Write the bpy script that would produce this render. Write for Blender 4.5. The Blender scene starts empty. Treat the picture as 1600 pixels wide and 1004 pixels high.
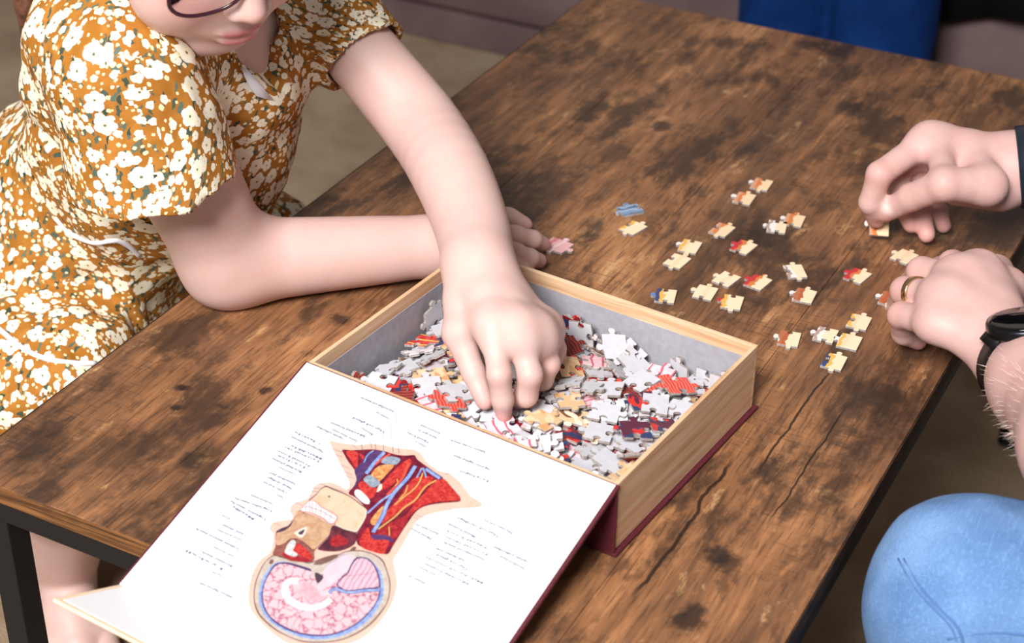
import bpy, bmesh, math, random
import numpy as np
from mathutils import Vector, Matrix, Quaternion

# ------------------------------------------------------------------ camera, world, lights, exposure
TZ = 0.45                                   # table top height above the floor; shapes below are authored with the table top at z = 0
SC = bpy.context.scene
COL = SC.collection
F_PX = 2758.63
CAM = np.array([0.83737, -0.72510, 0.77969])
def _rot(y, p, r):
    cz, sz = math.cos(y), math.sin(y); cx, sx = math.cos(p), math.sin(p); c, s = math.cos(r), math.sin(r)
    return (np.array([[cz, -sz, 0], [sz, cz, 0], [0, 0, 1]]) @ np.array([[1, 0, 0], [0, cx, -sx], [0, sx, cx]])
            @ np.array([[c, -s, 0], [s, c, 0], [0, 0, 1]]))
CR = _rot(0.48154, 1.01089, 0.01252)
cam_data = bpy.data.cameras.new('camera'); cam = bpy.data.objects.new('camera', cam_data); COL.objects.link(cam)
cam_data.sensor_width = 36.0; cam_data.sensor_fit = 'HORIZONTAL'; cam_data.lens = F_PX * 36.0 / 1600.0
cam_data.clip_start = 0.05; cam_data.clip_end = 60
M = Matrix.Identity(4)
for i in range(3):
    for j in range(3): M[i][j] = CR[i, j]
    M[i][3] = CAM[i]
M[2][3] += TZ
cam.matrix_world = M
cam_data.dof.use_dof = True; cam_data.dof.focus_distance = 1.38; cam_data.dof.aperture_fstop = 7.1
SC.camera = cam
SC.view_settings.view_transform = 'Standard'; SC.view_settings.look = 'None'
SC.view_settings.exposure = 0.0; SC.view_settings.gamma = 1.0; SC.view_settings.use_curve_mapping = False

world = bpy.data.worlds.new('world'); SC.world = world; world.use_nodes = True
bg = world.node_tree.nodes['Background']; bg.inputs[0].default_value = (1.0, 0.97, 0.95, 1); bg.inputs[1].default_value = 0.20

def area_light(name, loc, target, size, power, color=(1, 1, 1)):
    d = bpy.data.lights.new(name, 'AREA'); d.shape = 'SQUARE'; d.size = size; d.energy = power; d.color = color
    o = bpy.data.objects.new(name, d); COL.objects.link(o)
    o.location = (loc[0], loc[1], loc[2] + TZ)
    o.rotation_euler = (Vector(target) - Vector(loc)).to_track_quat('-Z', 'Y').to_euler()
    return o
area_light('flash_softbox', (0.55, -2.0, 2.3), (0.25, 0.35, 0.0), 1.1, 205, (1.0, 0.98, 0.97))

# ------------------------------------------------------------------ helpers
def at(px, py, z):
    """the point on the horizontal plane z (above the table top) that the photograph shows at pixel px, py"""
    d = CR @ np.array([(px - 800) / F_PX, -(py - 502) / F_PX, -1.0])
    return CAM + d * ((z - CAM[2]) / d[2])
def atx(px, py, x):
    d = CR @ np.array([(px - 800) / F_PX, -(py - 502) / F_PX, -1.0])
    return CAM + d * ((x - CAM[0]) / d[0])
def aty(px, py, y):
    d = CR @ np.array([(px - 800) / F_PX, -(py - 502) / F_PX, -1.0])
    return CAM + d * ((y - CAM[1]) / d[1])
def tag(o, label=None, cat=None, group=None, kind=None):
    if label: o['label'] = label
    if cat: o['category'] = cat
    if group: o['group'] = group
    if kind: o['kind'] = kind
    return o
def thing(name, base, label, cat, group=None, kind=None):
    o = bpy.data.objects.new(name, None); COL.objects.link(o); o.empty_display_size = 0.05
    o.location = (base[0], base[1], base[2] + TZ)
    return tag(o, label, cat, group, kind)
def link(name, mesh, mats, parent=None, smooth=True, loc=None):
    """one mesh object; vertices are in table coordinates (table top z = 0)"""
    if not isinstance(mats, (list, tuple)): mats = [mats]
    if len(mesh.materials) == 0:
        for m in mats: mesh.materials.append(m)
    if smooth: mesh.polygons.foreach_set('use_smooth', np.ones(len(mesh.polygons), dtype=bool))
    o = bpy.data.objects.new(name, mesh); COL.objects.link(o)
    if parent is None:
        o.location = (0, 0, TZ) if loc is None else (loc[0], loc[1], loc[2] + TZ)
    else:
        o.parent = parent
        if parent.type == 'EMPTY': o.location = (-parent.location[0], -parent.location[1], TZ - parent.location[2])
    return o
def pymesh(name, v, f):
    m = bpy.data.meshes.new(name); m.from_pydata([tuple(map(float, p)) for p in v], [], [tuple(map(int, q)) for q in f]); m.update()
    return m
def bm_mesh(name, bm):
    m = bpy.data.meshes.new(name); bm.to_mesh(m); bm.free(); return m
def box_bm(bm, c, u, v, w, du, dv, dw, mat=0, bevel=0.0):
    """box centred at c with half sizes du, dv, dw along unit axes u, v, w"""
    c = Vector(c); u = Vector(u); v = Vector(v); w = Vector(w); vs = []
    for a in (-1, 1):
        for b in (-1, 1):
            for d in (-1, 1): vs.append(bm.verts.new(c + u * du * a + v * dv * b + w * dw * d))
    fs = []
    for q in ((0, 1, 3, 2), (4, 6, 7, 5), (0, 4, 5, 1), (2, 3, 7, 6), (0, 2, 6, 4), (1, 5, 7, 3)):
        f = bm.faces.new([vs[i] for i in q]); f.material_index = mat; fs.append(f)
    bmesh.ops.recalc_face_normals(bm, faces=fs)
    if bevel > 0:
        es = list({e for f in fs for e in f.edges})
        bmesh.ops.bevel(bm, geom=es, offset=bevel, segments=2, affect='EDGES', profile=0.6)
    return fs
def box_mesh(name, lo, hi, bevel=0.0):
    bm = bmesh.new(); lo = np.array(lo, float); hi = np.array(hi, float); h = (hi - lo) / 2
    box_bm(bm, (lo + hi) / 2, (1, 0, 0), (0, 1, 0), (0, 0, 1), h[0], h[1], h[2], 0, bevel)
    return bm_mesh(name, bm)
def tube_mesh(name, pts, radii, seg=10, closed=False, flat=None):
    """a tube along pts; radii one number or one per point; flat = (a, b) cross section half sizes"""
    P = [Vector(p) for p in pts]; n = len(P)
    if not hasattr(radii, '__len__'): radii = [radii] * n
    v, f = [], []
    prev = None
    for i in range(n):
        if closed: t = (P[(i + 1) % n] - P[i - 1]).normalized()
        else: t = (P[min(i + 1, n - 1)] - P[max(i - 1, 0)]).normalized()
        if prev is None:
            a = Vector((0, 0, 1)) if abs(t.z) < 0.9 else Vector((1, 0, 0))
            x = t.cross(a).normalized()
        else: x = (prev - t * prev.dot(t)).normalized()
        prev = x; y = t.cross(x)
        for k in range(seg):
            a = 2 * math.pi * k / seg
            ca, sa = math.cos(a) * radii[i], math.sin(a) * radii[i]
            if flat: ca, sa = math.cos(a) * flat[0], math.sin(a) * flat[1]
            v.append(P[i] + x * ca + y * sa)
    m = n if closed else n - 1
    for i in range(m):
        for k in range(seg):
            j = (i + 1) % n
            f.append((i * seg + k, i * seg + (k + 1) % seg, j * seg + (k + 1) % seg, j * seg + k))
    if not closed:
        f.append(tuple(range(seg))[::-1]); f.append(tuple((n - 1) * seg + k for k in range(seg)))
    return pymesh(name, v, f)
def smooth_path(pts, n=8):
    """Catmull-Rom through pts"""
    P = [np.array(p, float) for p in pts]; P = [2 * P[0] - P[1]] + P + [2 * P[-1] - P[-2]]; out = []
    for i in range(1, len(P) - 2):
        for k in range(n):
            t = k / n
            out.append(0.5 * ((2 * P[i]) + (-P[i - 1] + P[i + 1]) * t + (2 * P[i - 1] - 5 * P[i] + 4 * P[i + 1] - P[i + 2]) * t * t
                              + (-P[i - 1] + 3 * P[i] - 3 * P[i + 1] + P[i + 2]) * t ** 3))
    out.append(P[-2]); return out

# ------------------------------------------------------------------ materials
def lin(c):
    return tuple(((k / 255.0) / 12.92 if k / 255.0 <= 0.04045 else ((k / 255.0 + 0.055) / 1.055) ** 2.4) for k in c) + (1.0,)
class NT:
    """small node-tree writer"""
    def __init__(s, name, rough=0.5, spec=0.3):
        s.m = bpy.data.materials.new(name); s.m.use_nodes = True; s.t = s.m.node_tree; s.b = s.t.nodes['Principled BSDF']
        s.b.inputs['Roughness'].default_value = rough; s.b.inputs['Specular IOR Level'].default_value = spec
    def n(s, typ, **kw):
        o = s.t.nodes.new(typ)
        for k, v in kw.items():
            if k.startswith('i_'):
                key = k[2:]
                o.inputs[int(key) if key.isdigit() else key].default_value = v
            else: setattr(o, k, v)
        return o
    def l(s, a, b): s.t.links.new(a, b); return s
    def _put(s, node, i, v):
        if v is None: return
        if hasattr(v, 'is_output'): s.t.links.new(v, node.inputs[i])
        else: node.inputs[i].default_value = v
    def math(s, op, a, b=None, c=None, clamp=False):
        o = s.t.nodes.new('ShaderNodeMath'); o.operation = op; o.use_clamp = clamp
        s._put(o, 0, a); s._put(o, 1, b); s._put(o, 2, c); return o.outputs[0]
    def vmath(s, op, a, b=None, out=0):
        o = s.t.nodes.new('ShaderNodeVectorMath'); o.operation = op; s._put(o, 0, a)
        if b is not None: s._put(o, 1 if op != 'SCALE' else 3, b)
        return o.outputs[out]
    def mix(s, f, a, b, blend='MIX'):
        o = s.t.nodes.new('ShaderNodeMix'); o.data_type = 'RGBA'; o.blend_type = blend; o.clamp_factor = True
        s._put(o, 0, f)
        for i, v in ((6, a), (7, b)):
            if hasattr(v, 'is_output'): s.t.links.new(v, o.inputs[i])
            else: o.inputs[i].default_value = v
        return o.outputs[2]
    def ss(s, x, lo, hi):
        o = s.t.nodes.new('ShaderNodeMapRange'); o.interpolation_type = 'SMOOTHSTEP'; s._put(o, 0, x)
        o.inputs[1].default_value = lo; o.inputs[2].default_value = hi; return o.outputs[0]
    def noise(s, vec, scale, detail=3, rough=0.55, dist=0.0, dim='3D', col=False):
        o = s.t.nodes.new('ShaderNodeTexNoise'); o.noise_dimensions = dim
        if vec is not None: s.t.links.new(vec, o.inputs['Vector'])
        o.inputs['Scale'].default_value = scale; o.inputs['Detail'].default_value = detail
        o.inputs['Roughness'].default_value = rough; o.inputs['Distortion'].default_value = dist
        return o.outputs[1 if col else 0]
    def scale(s, vec, xyz, loc=(0, 0, 0)):
        o = s.t.nodes.new('ShaderNodeMapping'); s.t.links.new(vec, o.inputs[0]); o.inputs['Scale'].default_value = xyz
        o.inputs['Location'].default_value = loc; return o.outputs[0]
    def coord(s, which='Object'): return s.t.nodes.new('ShaderNodeTexCoord').outputs[which]
    def ramp(s, x, stops, interp='LINEAR'):
        o = s.t.nodes.new('ShaderNodeValToRGB'); o.color_ramp.interpolation = interp; e = o.color_ramp.elements
        while len(e) > 1: e.remove(e[-1])
        e[0].position = stops[0][0]; e[0].color = stops[0][1]
        for (p, c) in stops[1:]: e.new(min(p, 1.0)).color = c
        s.t.links.new(x, o.inputs[0]); return o.outputs[0]
    def color(s, c):
        if hasattr(c, 'is_output'): s.t.links.new(c, s.b.inputs['Base Color'])
        else: s.b.inputs['Base Color'].default_value = c
        return s
    def bump(s, h, strength=0.3, dist=0.001):
        o = s.t.nodes.new('ShaderNodeBump'); o.inputs['Strength'].default_value = strength; o.inputs['Distance'].default_value = dist
        s.t.links.new(h, o.inputs['Height']); s.t.links.new(o.outputs[0], s.b.inputs['Normal']); return s
    def rough(s, r): s.t.links.new(r, s.b.inputs['Roughness']); return s
def plain(name, c, rough=0.5, spec=0.3, metal=0.0, var=0.0, vscale=30):
    t = NT(name, rough, spec); t.b.inputs['Metallic'].default_value = metal
    if var > 0:
        n = t.noise(t.coord(), vscale, 4)
        t.color(t.mix(t.ss(n, 0.3, 0.7), lin([max(0, k * (1 - var)) for k in c]), lin([min(255, k * (1 + var)) for k in c])))
    else: t.color(lin(c))
    return t.m
# ------------------------------------------------------------------ organic shapes: smooth unions of tapered limbs, meshed with surface nets
def _cap(P, a, b, ra, rb):
    ba = (b - a).astype(P.dtype); pa = P - a.astype(P.dtype); bb = float(ba @ ba) + 1e-12
    pd = pa @ ba; t = np.clip(pd / bb, 0, 1)
    return np.sqrt(np.maximum(np.einsum('...i,...i->...', pa, pa) - t * (2 * pd - t * bb), 0)) - (ra + (rb - ra) * t)
def _ell(P, c, r, R):
    q = ((P - c.astype(P.dtype)) @ R.astype(P.dtype)) / r.astype(P.dtype); k0 = np.sqrt(np.einsum('...i,...i->...', q, q)) + 1e-9
    q = q / r.astype(P.dtype); k1 = np.sqrt(np.einsum('...i,...i->...', q, q)) + 1e-9
    return k0 * (k0 - 1) / k1
def _smin(a, b, k):
    if k <= 0: return np.minimum(a, b)
    h = np.maximum(k - np.abs(a - b), 0) / k
    return np.minimum(a, b) - h * h * k * 0.25
class Body:
    def __init__(s): s.ops = []
    def _add(s, prims, k, ik, sub):
        lo = np.min([p[1] for p in prims], 0); hi = np.max([p[2] for p in prims], 0)
        s.ops.append((prims, lo, hi, k, ik, sub))
    @staticmethod
    def C(a, b, ra, rb=None):
        a = np.array(a, float); b = np.array(b, float); rb = ra if rb is None else rb; m = max(ra, rb)
        return (lambda P: _cap(P, a, b, ra, rb), np.minimum(a, b) - m, np.maximum(a, b) + m)
    @staticmethod
    def E(c, r, R=None):
        c = np.array(c, float); r = np.array(r, float) if hasattr(r, '__len__') else np.array([r] * 3, float)
        R = np.eye(3) if R is None else np.array(R, float); m = r.max()
        return (lambda P: _ell(P, c, r, R), c - m, c + m)
    def cap(s, a, b, ra, rb=None, k=0.01): s._add([Body.C(a, b, ra, rb)], k, 0, False); return s
    def ell(s, c, r, R=None, k=0.01): s._add([Body.E(c, r, R)], k, 0, False); return s
    def chain(s, pts, radii, k=0.004, ik=0.004):
        s._add([Body.C(pts[i], pts[i + 1], radii[i], radii[i + 1]) for i in range(len(pts) - 1)], k, ik, False); return s
    def group(s, prims, k, ik=0.0): s._add(prims, k, ik, False); return s
    def cut(s, prim, k=0.004): s._add([prim], k, 0, True); return s
    def value(s, P, pad=0.0):
        d = np.full(P.shape[:-1], 1.0, P.dtype); lo = P.reshape(-1, 3).min(0); hi = P.reshape(-1, 3).max(0); used = False
        for prims, plo, phi, k, ik, sub in s.ops:
            m = k + pad
            if np.any(plo - m > hi) or np.any(phi + m < lo): continue
            e = None
            for fn, l1, h1 in prims:
                if len(prims) > 1 and (np.any(l1 - m - ik > hi) or np.any(h1 + m + ik < lo)): continue
                v = fn(P); e = v if e is None else _smin(e, v, ik)
            if e is None: continue
            used = True
            d = -_smin(-d, e, k) if sub else _smin(d, e, k)
        return d, used
    def mesh(s, name, h, disp=None, n=30, smooth=0, sharp=()):
        lo = np.min([o[1] for o in s.ops if not o[5]], 0) - 4 * h; hi = np.max([o[2] for o in s.ops if not o[5]], 0) + 4 * h
        N = np.ceil((hi - lo) / h).astype(int) + 2
        ids, vs, quads = [], [], []
        NY, NZ = int(N[1]) + 2, int(N[2]) + 2
        gid = lambda i, j, k: (i.astype(np.int64) * NY + j) * NZ + k
        boxes = [(o[1] - o[3] - 2 * h, o[2] + o[3] + 2 * h) for o in s.ops if not o[5]]
        for bi in range(0, N[0], n):
            for bj in range(0, N[1], n):
                for bk in range(0, N[2], n):
                    b0 = lo + h * np.array([bi, bj, bk]); b1 = b0 + h * (n + 1)
                    if not any(np.all(b0 <= q[1]) and np.all(b1 >= q[0]) for q in boxes): continue
                    # coarse look first
                    g = [b0[a] + h * np.linspace(0, n, 6) for a in range(3)]
                    Pc = np.stack(np.meshgrid(*g, indexing='ij'), -1)
                    dc, used = s.value(Pc, 0.02 + n * h)
                    if not used or np.abs(dc).min() > h * n / 5 * 1.5: continue
                    g = [b0[a] + h * np.arange(n + 1) for a in range(3)]
                    P = np.stack(np.meshgrid(*g, indexing='ij'), -1).astype(np.float32)
                    d, used = s.value(P, 0.012)
                    if disp is not None:
                        near = np.abs(d) < 0.02
                        if near.any(): d[near] += disp(P[near])
                    ins = d < 0
                    if not ins.any() or ins.all(): continue
                    I, J, K = np.meshgrid(np.arange(n), np.arange(n), np.arange(n), indexing='ij')
                    acc = np.zeros((n, n, n, 3), np.float32); cnt = np.zeros((n, n, n))
                    cor = [(a, b, c) for a in (0, 1) for b in (0, 1) for c in (0, 1)]
                    sl = lambda o: (slice(o[0], o[0] + n), slice(o[1], o[1] + n), slice(o[2], o[2] + n))
                    for a in cor:
                        for ax in range(3):
                            if a[ax]: continue
                            b = list(a); b[ax] = 1
                            da, db = d[sl(a)], d[sl(b)]; x = (da < 0) != (db < 0)
                            t = np.where(x, da / np.where(x, da - db, 1), 0)
                            for c in range(3):
                                acc[..., c] += np.where(x, a[c] + (t if c == ax else 0), 0)
                            cnt += x
                    m = cnt > 0
                    v = acc[m] / cnt[m][:, None] + np.stack([I[m], J[m], K[m]], -1)
                    vs.append(b0 + v * h); ids.append(gid(I[m] + bi, J[m] + bj, K[m] + bk))
                    for ax in range(3):
                        e = [0, 0, 0]; e[ax] = 1
                        x = ins[sl((0, 0, 0))] != ins[sl(e)]
                        i, j, k = I[x] + bi, J[x] + bj, K[x] + bk
                        o1, o2 = [(1, 2), (2, 0), (0, 1)][ax]
                        def off(da, db):
                            q = [i, j, k]; q[o1] = q[o1] - da; q[o2] = q[o2] - db; return gid(*q)
                        qd = np.stack([off(0, 0), off(1, 0), off(1, 1), off(0, 1)], -1)
                        fl = ins[sl((0, 0, 0))][x]
                        qd[~fl] = qd[~fl][:, ::-1]; quads.append(qd)
        ids = np.concatenate(ids); V = np.concatenate(vs); Q = np.concatenate(quads)
        u, first = np.unique(ids, return_index=True); V = V[first]
        pos = np.clip(np.searchsorted(u, Q), 0, len(u) - 1); ok = (u[pos] == Q).all(1); Q = pos[ok]
        for _ in range(smooth):
            S = np.zeros_like(V); c = np.zeros(len(V)); nv = len(V)
            for a in range(4):
                for b in (Q[:, (a + 1) % 4], Q[:, a - 1]):
                    c += np.bincount(Q[:, a], minlength=nv)
                    for x in range(3): S[:, x] += np.bincount(Q[:, a], V[b, x], minlength=nv)
            w = np.full(nv, 0.75)
            for p, r in sharp: w *= np.clip((np.linalg.norm(V - np.array(p), axis=1) - r) / 0.02, 0, 1)     # keep hands and face crisp
            V = V + w[:, None] * (S / np.maximum(c, 1)[:, None] - V)
        me = mesh_from(name, V, Q)
        return me, V, Q
def join_mesh(name, parts):
    """one mesh from several (mesh, V, Q)"""
    V = np.concatenate([p[1] for p in parts]); off = np.cumsum([0] + [len(p[1]) for p in parts[:-1]]); Q = np.concatenate([p[2] + o for p, o in zip(parts, off)])
    for p in parts: bpy.data.meshes.remove(p[0])
    return mesh_from(name, V, Q), V, Q
def mesh_from(name, V, Q):
    me = bpy.data.meshes.new(name); me.vertices.add(len(V)); me.vertices.foreach_set('co', V.astype(np.float32).ravel())
    me.loops.add(Q.size); me.loops.foreach_set('vertex_index', Q.astype(np.int32).ravel())
    me.polygons.add(len(Q)); me.polygons.foreach_set('loop_start', (np.arange(len(Q)) * 4).astype(np.int32))
    me.update(calc_edges=True)
    return me
def paint(me, V, base, spots):
    """own colours of skin: spots = (centre, radius, colour, strength)"""
    c = np.tile(np.array(lin(base)[:3]), (len(V), 1))
    for p, r, col, st in spots:
        if len(np.shape(p)) == 2:      # a segment
            a, b = np.array(p[0]), np.array(p[1]); ba = b - a
            t = np.clip(((V - a) @ ba) / (ba @ ba), 0, 1); d = np.linalg.norm(V - a - t[:, None] * ba, axis=1)
        else: d = np.linalg.norm(V - np.array(p), axis=1)
        w = np.clip(1 - d / r, 0, 1); w = w * w * (3 - 2 * w) * st
        c = c * (1 - w[:, None]) + w[:, None] * np.array(lin(col)[:3])
    at_ = me.color_attributes.new('skin', 'FLOAT_COLOR', 'POINT')
    at_.data.foreach_set('color', np.concatenate([c, np.ones((len(V), 1))], 1).astype(np.float32).ravel())
_rs = np.random.RandomState(3)
_W = [( _rs.normal(size=3), _rs.uniform(0, 6.28)) for _ in range(10)]
def wob(P, f):
    """cheap smooth noise in -1..1"""
    d = 0
    for i, (w, ph) in enumerate(_W): d = d + np.sin((P @ (w * f)) + ph + 0.7 * i)
    return d / 5.0
# ------------------------------------------------------------------ floor, sofa beyond the table
def carpet():
    t = NT('beige_carpet', 0.95, 0.1); p = t.coord()
    a = t.noise(p, 420, 2); b = t.noise(p, 9, 4)
    c = t.mix(t.ss(b, 0.3, 0.7), lin((142, 120, 98)), lin((166, 146, 122)))
    c = t.mix(t.math('MULTIPLY', t.ss(a, 0.45, 0.75), 0.5), c, lin((104, 82, 62)))
    t.color(c).bump(a, 0.6, 0.004); return t.m
fl = link('floor', box_mesh('floor', (-3.2, -2.6, -0.50), (3.0, 4.2, -0.45)), carpet(), smooth=False); tag(fl, 'beige carpeted floor under the coffee table', kind='structure')
wl = link('wall_back', box_mesh('wall_back', (-3.2, 2.75, -0.45), (3.0, 2.85, 2.1)), plain('painted_plaster', (196, 186, 176), 0.9, 0.1, var=0.03, vscale=4), smooth=False)
tag(wl, 'plain pale wall behind the sofa', kind='structure')

def sofa_mat():
    t = NT('mauve_upholstery', 0.75, 0.2); p = t.coord(); n = t.noise(p, 260, 3); m = t.noise(p, 5, 3)
    t.color(t.mix(t.ss(m, 0.3, 0.7), lin((92, 74, 75)), lin((112, 93, 93)))).bump(n, 0.35, 0.002); return t.m
SOFA = sofa_mat()
sofa = thing('sofa', (0.1, 2.1, -0.45), 'mauve brown upholstered sofa beyond the far end of the table', 'sofa')
def cushion(name, lo, hi, bev, parent, mat): return link(name, box_mesh(name, lo, hi, bev), mat, parent)
sy = 1.755
cushion('plinth', (-1.25, sy + 0.012, -0.45), (1.45, 2.62, -0.385), 0.004, sofa, SOFA)
cushion('front_panel', (-1.26, sy, -0.383), (1.46, 2.62, -0.20), 0.012, sofa, SOFA)
cushion('seat_cushion', (-1.24, sy - 0.015, -0.198), (0.09, 2.45, -0.03), 0.035, sofa, SOFA)
cushion('seat_cushion', (0.10, sy - 0.015, -0.198), (1.43, 2.45, -0.03), 0.035, sofa, SOFA)
cushion('backrest', (-1.26, 2.36, -0.198), (1.46, 2.66, 0.36), 0.05, sofa, SOFA)
cushion('armrest', (-1.44, sy, -0.44), (-1.262, 2.66, 0.14), 0.04, sofa, SOFA)
cushion('armrest', (1.462, sy, -0.44), (1.64, 2.66, 0.14), 0.04, sofa, SOFA)
# black throw hanging over the sofa front, its hem slanting
def throw():
    v, f = [], []; n = 24
    x0 = aty(1425, 84, sy - 0.03)[0]; x1 = x0 + 0.62
    for i in range(n + 1):
        s = i / n; x = x0 + (x1 - x0) * s
        zh = -0.235 + 0.16 * s + 0.01 * math.sin(9 * s)
        fold = 0.008 * math.sin(17 * s) + 0.005 * math.sin(41 * s + 1)
        path = [(sy + 0.42, -0.024), (sy + 0.2, -0.022), (sy + 0.02, -0.022), (sy - 0.024, -0.045), (sy - 0.030 + fold * 0.6, -0.12), (sy - 0.032 + fold, zh)]
        for (y, z) in path: v.append((x, y, z))
    k = 6
    for i in range(n):
        for j in range(k - 1): f.append((i * k + j, i * k + j + 1, (i + 1) * k + j + 1, (i + 1) * k + j))
    bm = bmesh.new(); m = pymesh('t', v, f); bm.from_mesh(m); bmesh.ops.recalc_face_normals(bm, faces=bm.faces[:])
    return bm_mesh('throw', bm)
th = link('throw_blanket', throw(), plain('black_wool', (14, 14, 19), 0.9, 0.1)); sm_ = th.modifiers.new('thickness', 'SOLIDIFY'); sm_.thickness = 0.006; sm_.offset = 0.0; tag(th, 'black throw hanging over the sofa front beside the blue jeans', 'blanket')

# ------------------------------------------------------------------ coffee table
TW, TL = 0.6, 1.0739
def wood_top():
    t = NT('rustic_wood', 0.42, 0.35); p = t.coord()
    warp = t.noise(t.scale(p, (6, 2.2, 6)), 1.0, 3, col=True)
    pw = t.vmath('ADD', p, t.vmath('SCALE', t.vmath('SUBTRACT', warp, (0.5, 0.5, 0.5)), 0.055))
    grain = t.noise(t.scale(pw, (95, 7, 30)), 1.0, 6, 0.65)
    fine = t.noise(t.scale(p, (420, 26, 60)), 1.0, 3, 0.6)
    big = t.noise(t.scale(pw, (7.5, 2.9, 5)), 1.0, 5, 0.6)
    blot = t.noise(t.scale(pw, (15, 6.5, 8), (3.1, 1.7, 0)), 1.0, 6, 0.68)
    tone = t.math('ADD', t.math('MULTIPLY', big, 0.62), t.math('MULTIPLY', grain, 0.38))
    c = t.ramp(tone, [(0.30, lin((58, 41, 31))), (0.41, lin((96, 67, 47))), (0.51, lin((136, 93, 62))), (0.60, lin((170, 120, 80))), (0.71, lin((212, 168, 122)))])
    mot = t.noise(t.scale(pw, (34, 16, 10), (1.3, 4.1, 0)), 1.0, 6, 0.72)
    c = t.mix(t.math('MULTIPLY', t.ss(mot, 0.52, 0.64), 0.6), c, lin((64, 44, 33)))
    c = t.mix(t.math('MULTIPLY', t.math('SUBTRACT', 1.0, t.ss(mot, 0.30, 0.42)), 0.6), c, lin((206, 160, 112)))
    c = t.mix(t.math('MULTIPLY', t.ss(fine, 0.50, 0.66), 0.55), c, lin((66, 44, 31)))
    c = t.mix(t.math('MULTIPLY', t.ss(blot, 0.49, 0.62), 0.80), c, lin((50, 37, 30)))
    # rough-sawn cross marks in some places
    saw = t.noise(t.scale(p, (30, 330, 30)), 1.0, 3, 0.6); sawm = t.noise(t.scale(p, (6, 4, 4), (7, 2, 0)), 1.0, 2)
    c = t.mix(t.math('MULTIPLY', t.math('MULTIPLY', t.ss(saw, 0.5, 0.7), t.ss(sawm, 0.48, 0.62)), 0.5), c, lin((66, 45, 33)))
    # knots and stains with a shape of their own (x, y, half width, half length, strength)
    K = [(925, 172, .018, .05, .8), (1072, 92, .014, .03, .7), (1082, 66, .012, .03, .6), (1265, 68, .02, .02, .8), (1312, 80, .02, .035, .9), (1032, 196, .012, .016, .8),
         (1140, 880, .012, .012, .75), (1120, 868, .012, .016, .85), (1075, 965, .012, .02, .85), (416, 610, .006, .008, .85), (533, 500, .011, .011, .8), (284, 606, .007, .006, .95),
         (275, 636, .006, .005, .9), (345, 634, .01, .004, .6), (300, 720, .012, .014, .8), (1180, 375, .025, .03, .75), (870, 300, .02, .05, .6), (1335, 170, .012, .02, .7),
         (1205, 735, .012, .02, .8), (200, 700, .03, .035, .55), (250, 850, .03, .02, .6), (60, 690, .03, .03, .6), (1400, 640, .03, .05, .5), (1310, 760, .012, .03, .7), (960, 240, .02, .03, .6), (700, 640, .02, .02, .4)]
    ed = t.noise(p, 60, 4, 0.7)
    for (px, py, a, b, s) in K:
        q = at(px, py, 0)
        d = t.vmath('LENGTH', t.scale(p, (1 / a, 1 / b, 0), (-q[0] / a, -q[1] / b, 0)), out=1)
        d = t.math('ADD', d, t.math('MULTIPLY', t.math('SUBTRACT', ed, 0.5), 2.2))
        c = t.mix(t.math('MULTIPLY', t.math('SUBTRACT', 1.0, t.ss(d, 0.35, 1.15)), s), c, lin((40, 30, 26)))
    # a dark split running along the grain
    sx = t.n('ShaderNodeSeparateXYZ'); t.l(p, sx.inputs[0])
    wv = t.noise(t.scale(p, (0, 9, 0)), 1.0, 4, 0.6)
    for (x0, amp, y0, y1, w) in ((0.4975, 0.028, 0.10, 0.30, 0.0014), (0.519, 0.022, 0.27, 0.45, 0.0009), (0.548, 0.02, 0.22, 0.40, 0.0007)):
        dx = t.math('ABSOLUTE', t.math('SUBTRACT', sx.outputs[0], t.math('ADD', x0 - amp * 0.1, t.math('MULTIPLY', t.math('SUBTRACT', wv, 0.5), amp))))
        m = t.math('MULTIPLY', t.math('SUBTRACT', 1.0, t.ss(dx, w * 0.6, w * 1.5)), t.math('MULTIPLY', t.ss(sx.outputs[1], y0, y0 + 0.03), t.math('SUBTRACT', 1.0, t.ss(sx.outputs[1], y1 - 0.03, y1))))
        c = t.mix(t.math('MULTIPLY', m, 0.9), c, lin((30, 22, 18)))
    t.color(c)
    t.rough(t.math('ADD', 0.34, t.math('MULTIPLY', blot, 0.22)))
    t.bump(t.math('ADD', t.math('MULTIPLY', fine, 0.6), grain), 0.16, 0.0009)
    return t.m
WOOD = wood_top()
def edge_mat(name, dirx):
    t = NT(name, 0.5, 0.3); p = t.coord(); s = (9, 9, 420) if not dirx else (9, 9, 420)
    n = t.noise(t.scale(p, s), 1.0, 5, 0.6); m = t.noise(t.scale(p, (16, 16, 16)), 1.0, 3)
    c = t.mix(t.ss(n, 0.36, 0.62), lin((60, 38, 24)), lin((142, 96, 56))); c = t.mix(t.math('MULTIPLY', t.ss(m, 0.5, 0.7), 0.6), c, lin((56, 36, 24)))
    t.color(c); return t.m
BLACK = plain('black_steel', (23, 23, 25), 0.5, 0.35)
table = thing('coffee_table', (TW / 2, TL / 2, -0.45), 'rustic brown wood coffee table with black steel frame', 'table')
TH = 0.0145
xs = [0.0012, 0.14, 0.305, 0.47, TW - 0.0012]
for i in range(4):
    link('plank', box_mesh('plank', (xs[i] + 0.0002, 0.0012, -TH), (xs[i + 1] - 0.0002, TL - 0.0012, 0.0), 0.0006), WOOD, table)
EDG = edge_mat('edge_band_wood', True)
link('edge_band', box_mesh('edge_band', (0, 0, -TH), (TW, 0.0011, -0.0004)), EDG, table, smooth=False)
link('edge_band', box_mesh('edge_band', (0, TL - 0.0011, -TH), (TW, TL, -0.0004)), EDG, table, smooth=False)
EDGD = plain('dark_edge_wood', (52, 36, 26), 0.6, 0.2, var=0.3, vscale=60)
link('edge_band', box_mesh('edge_band', (0, 0.0012, -TH), (0.0011, TL - 0.0012, -0.0004)), EDGD, table, smooth=False)
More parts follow.
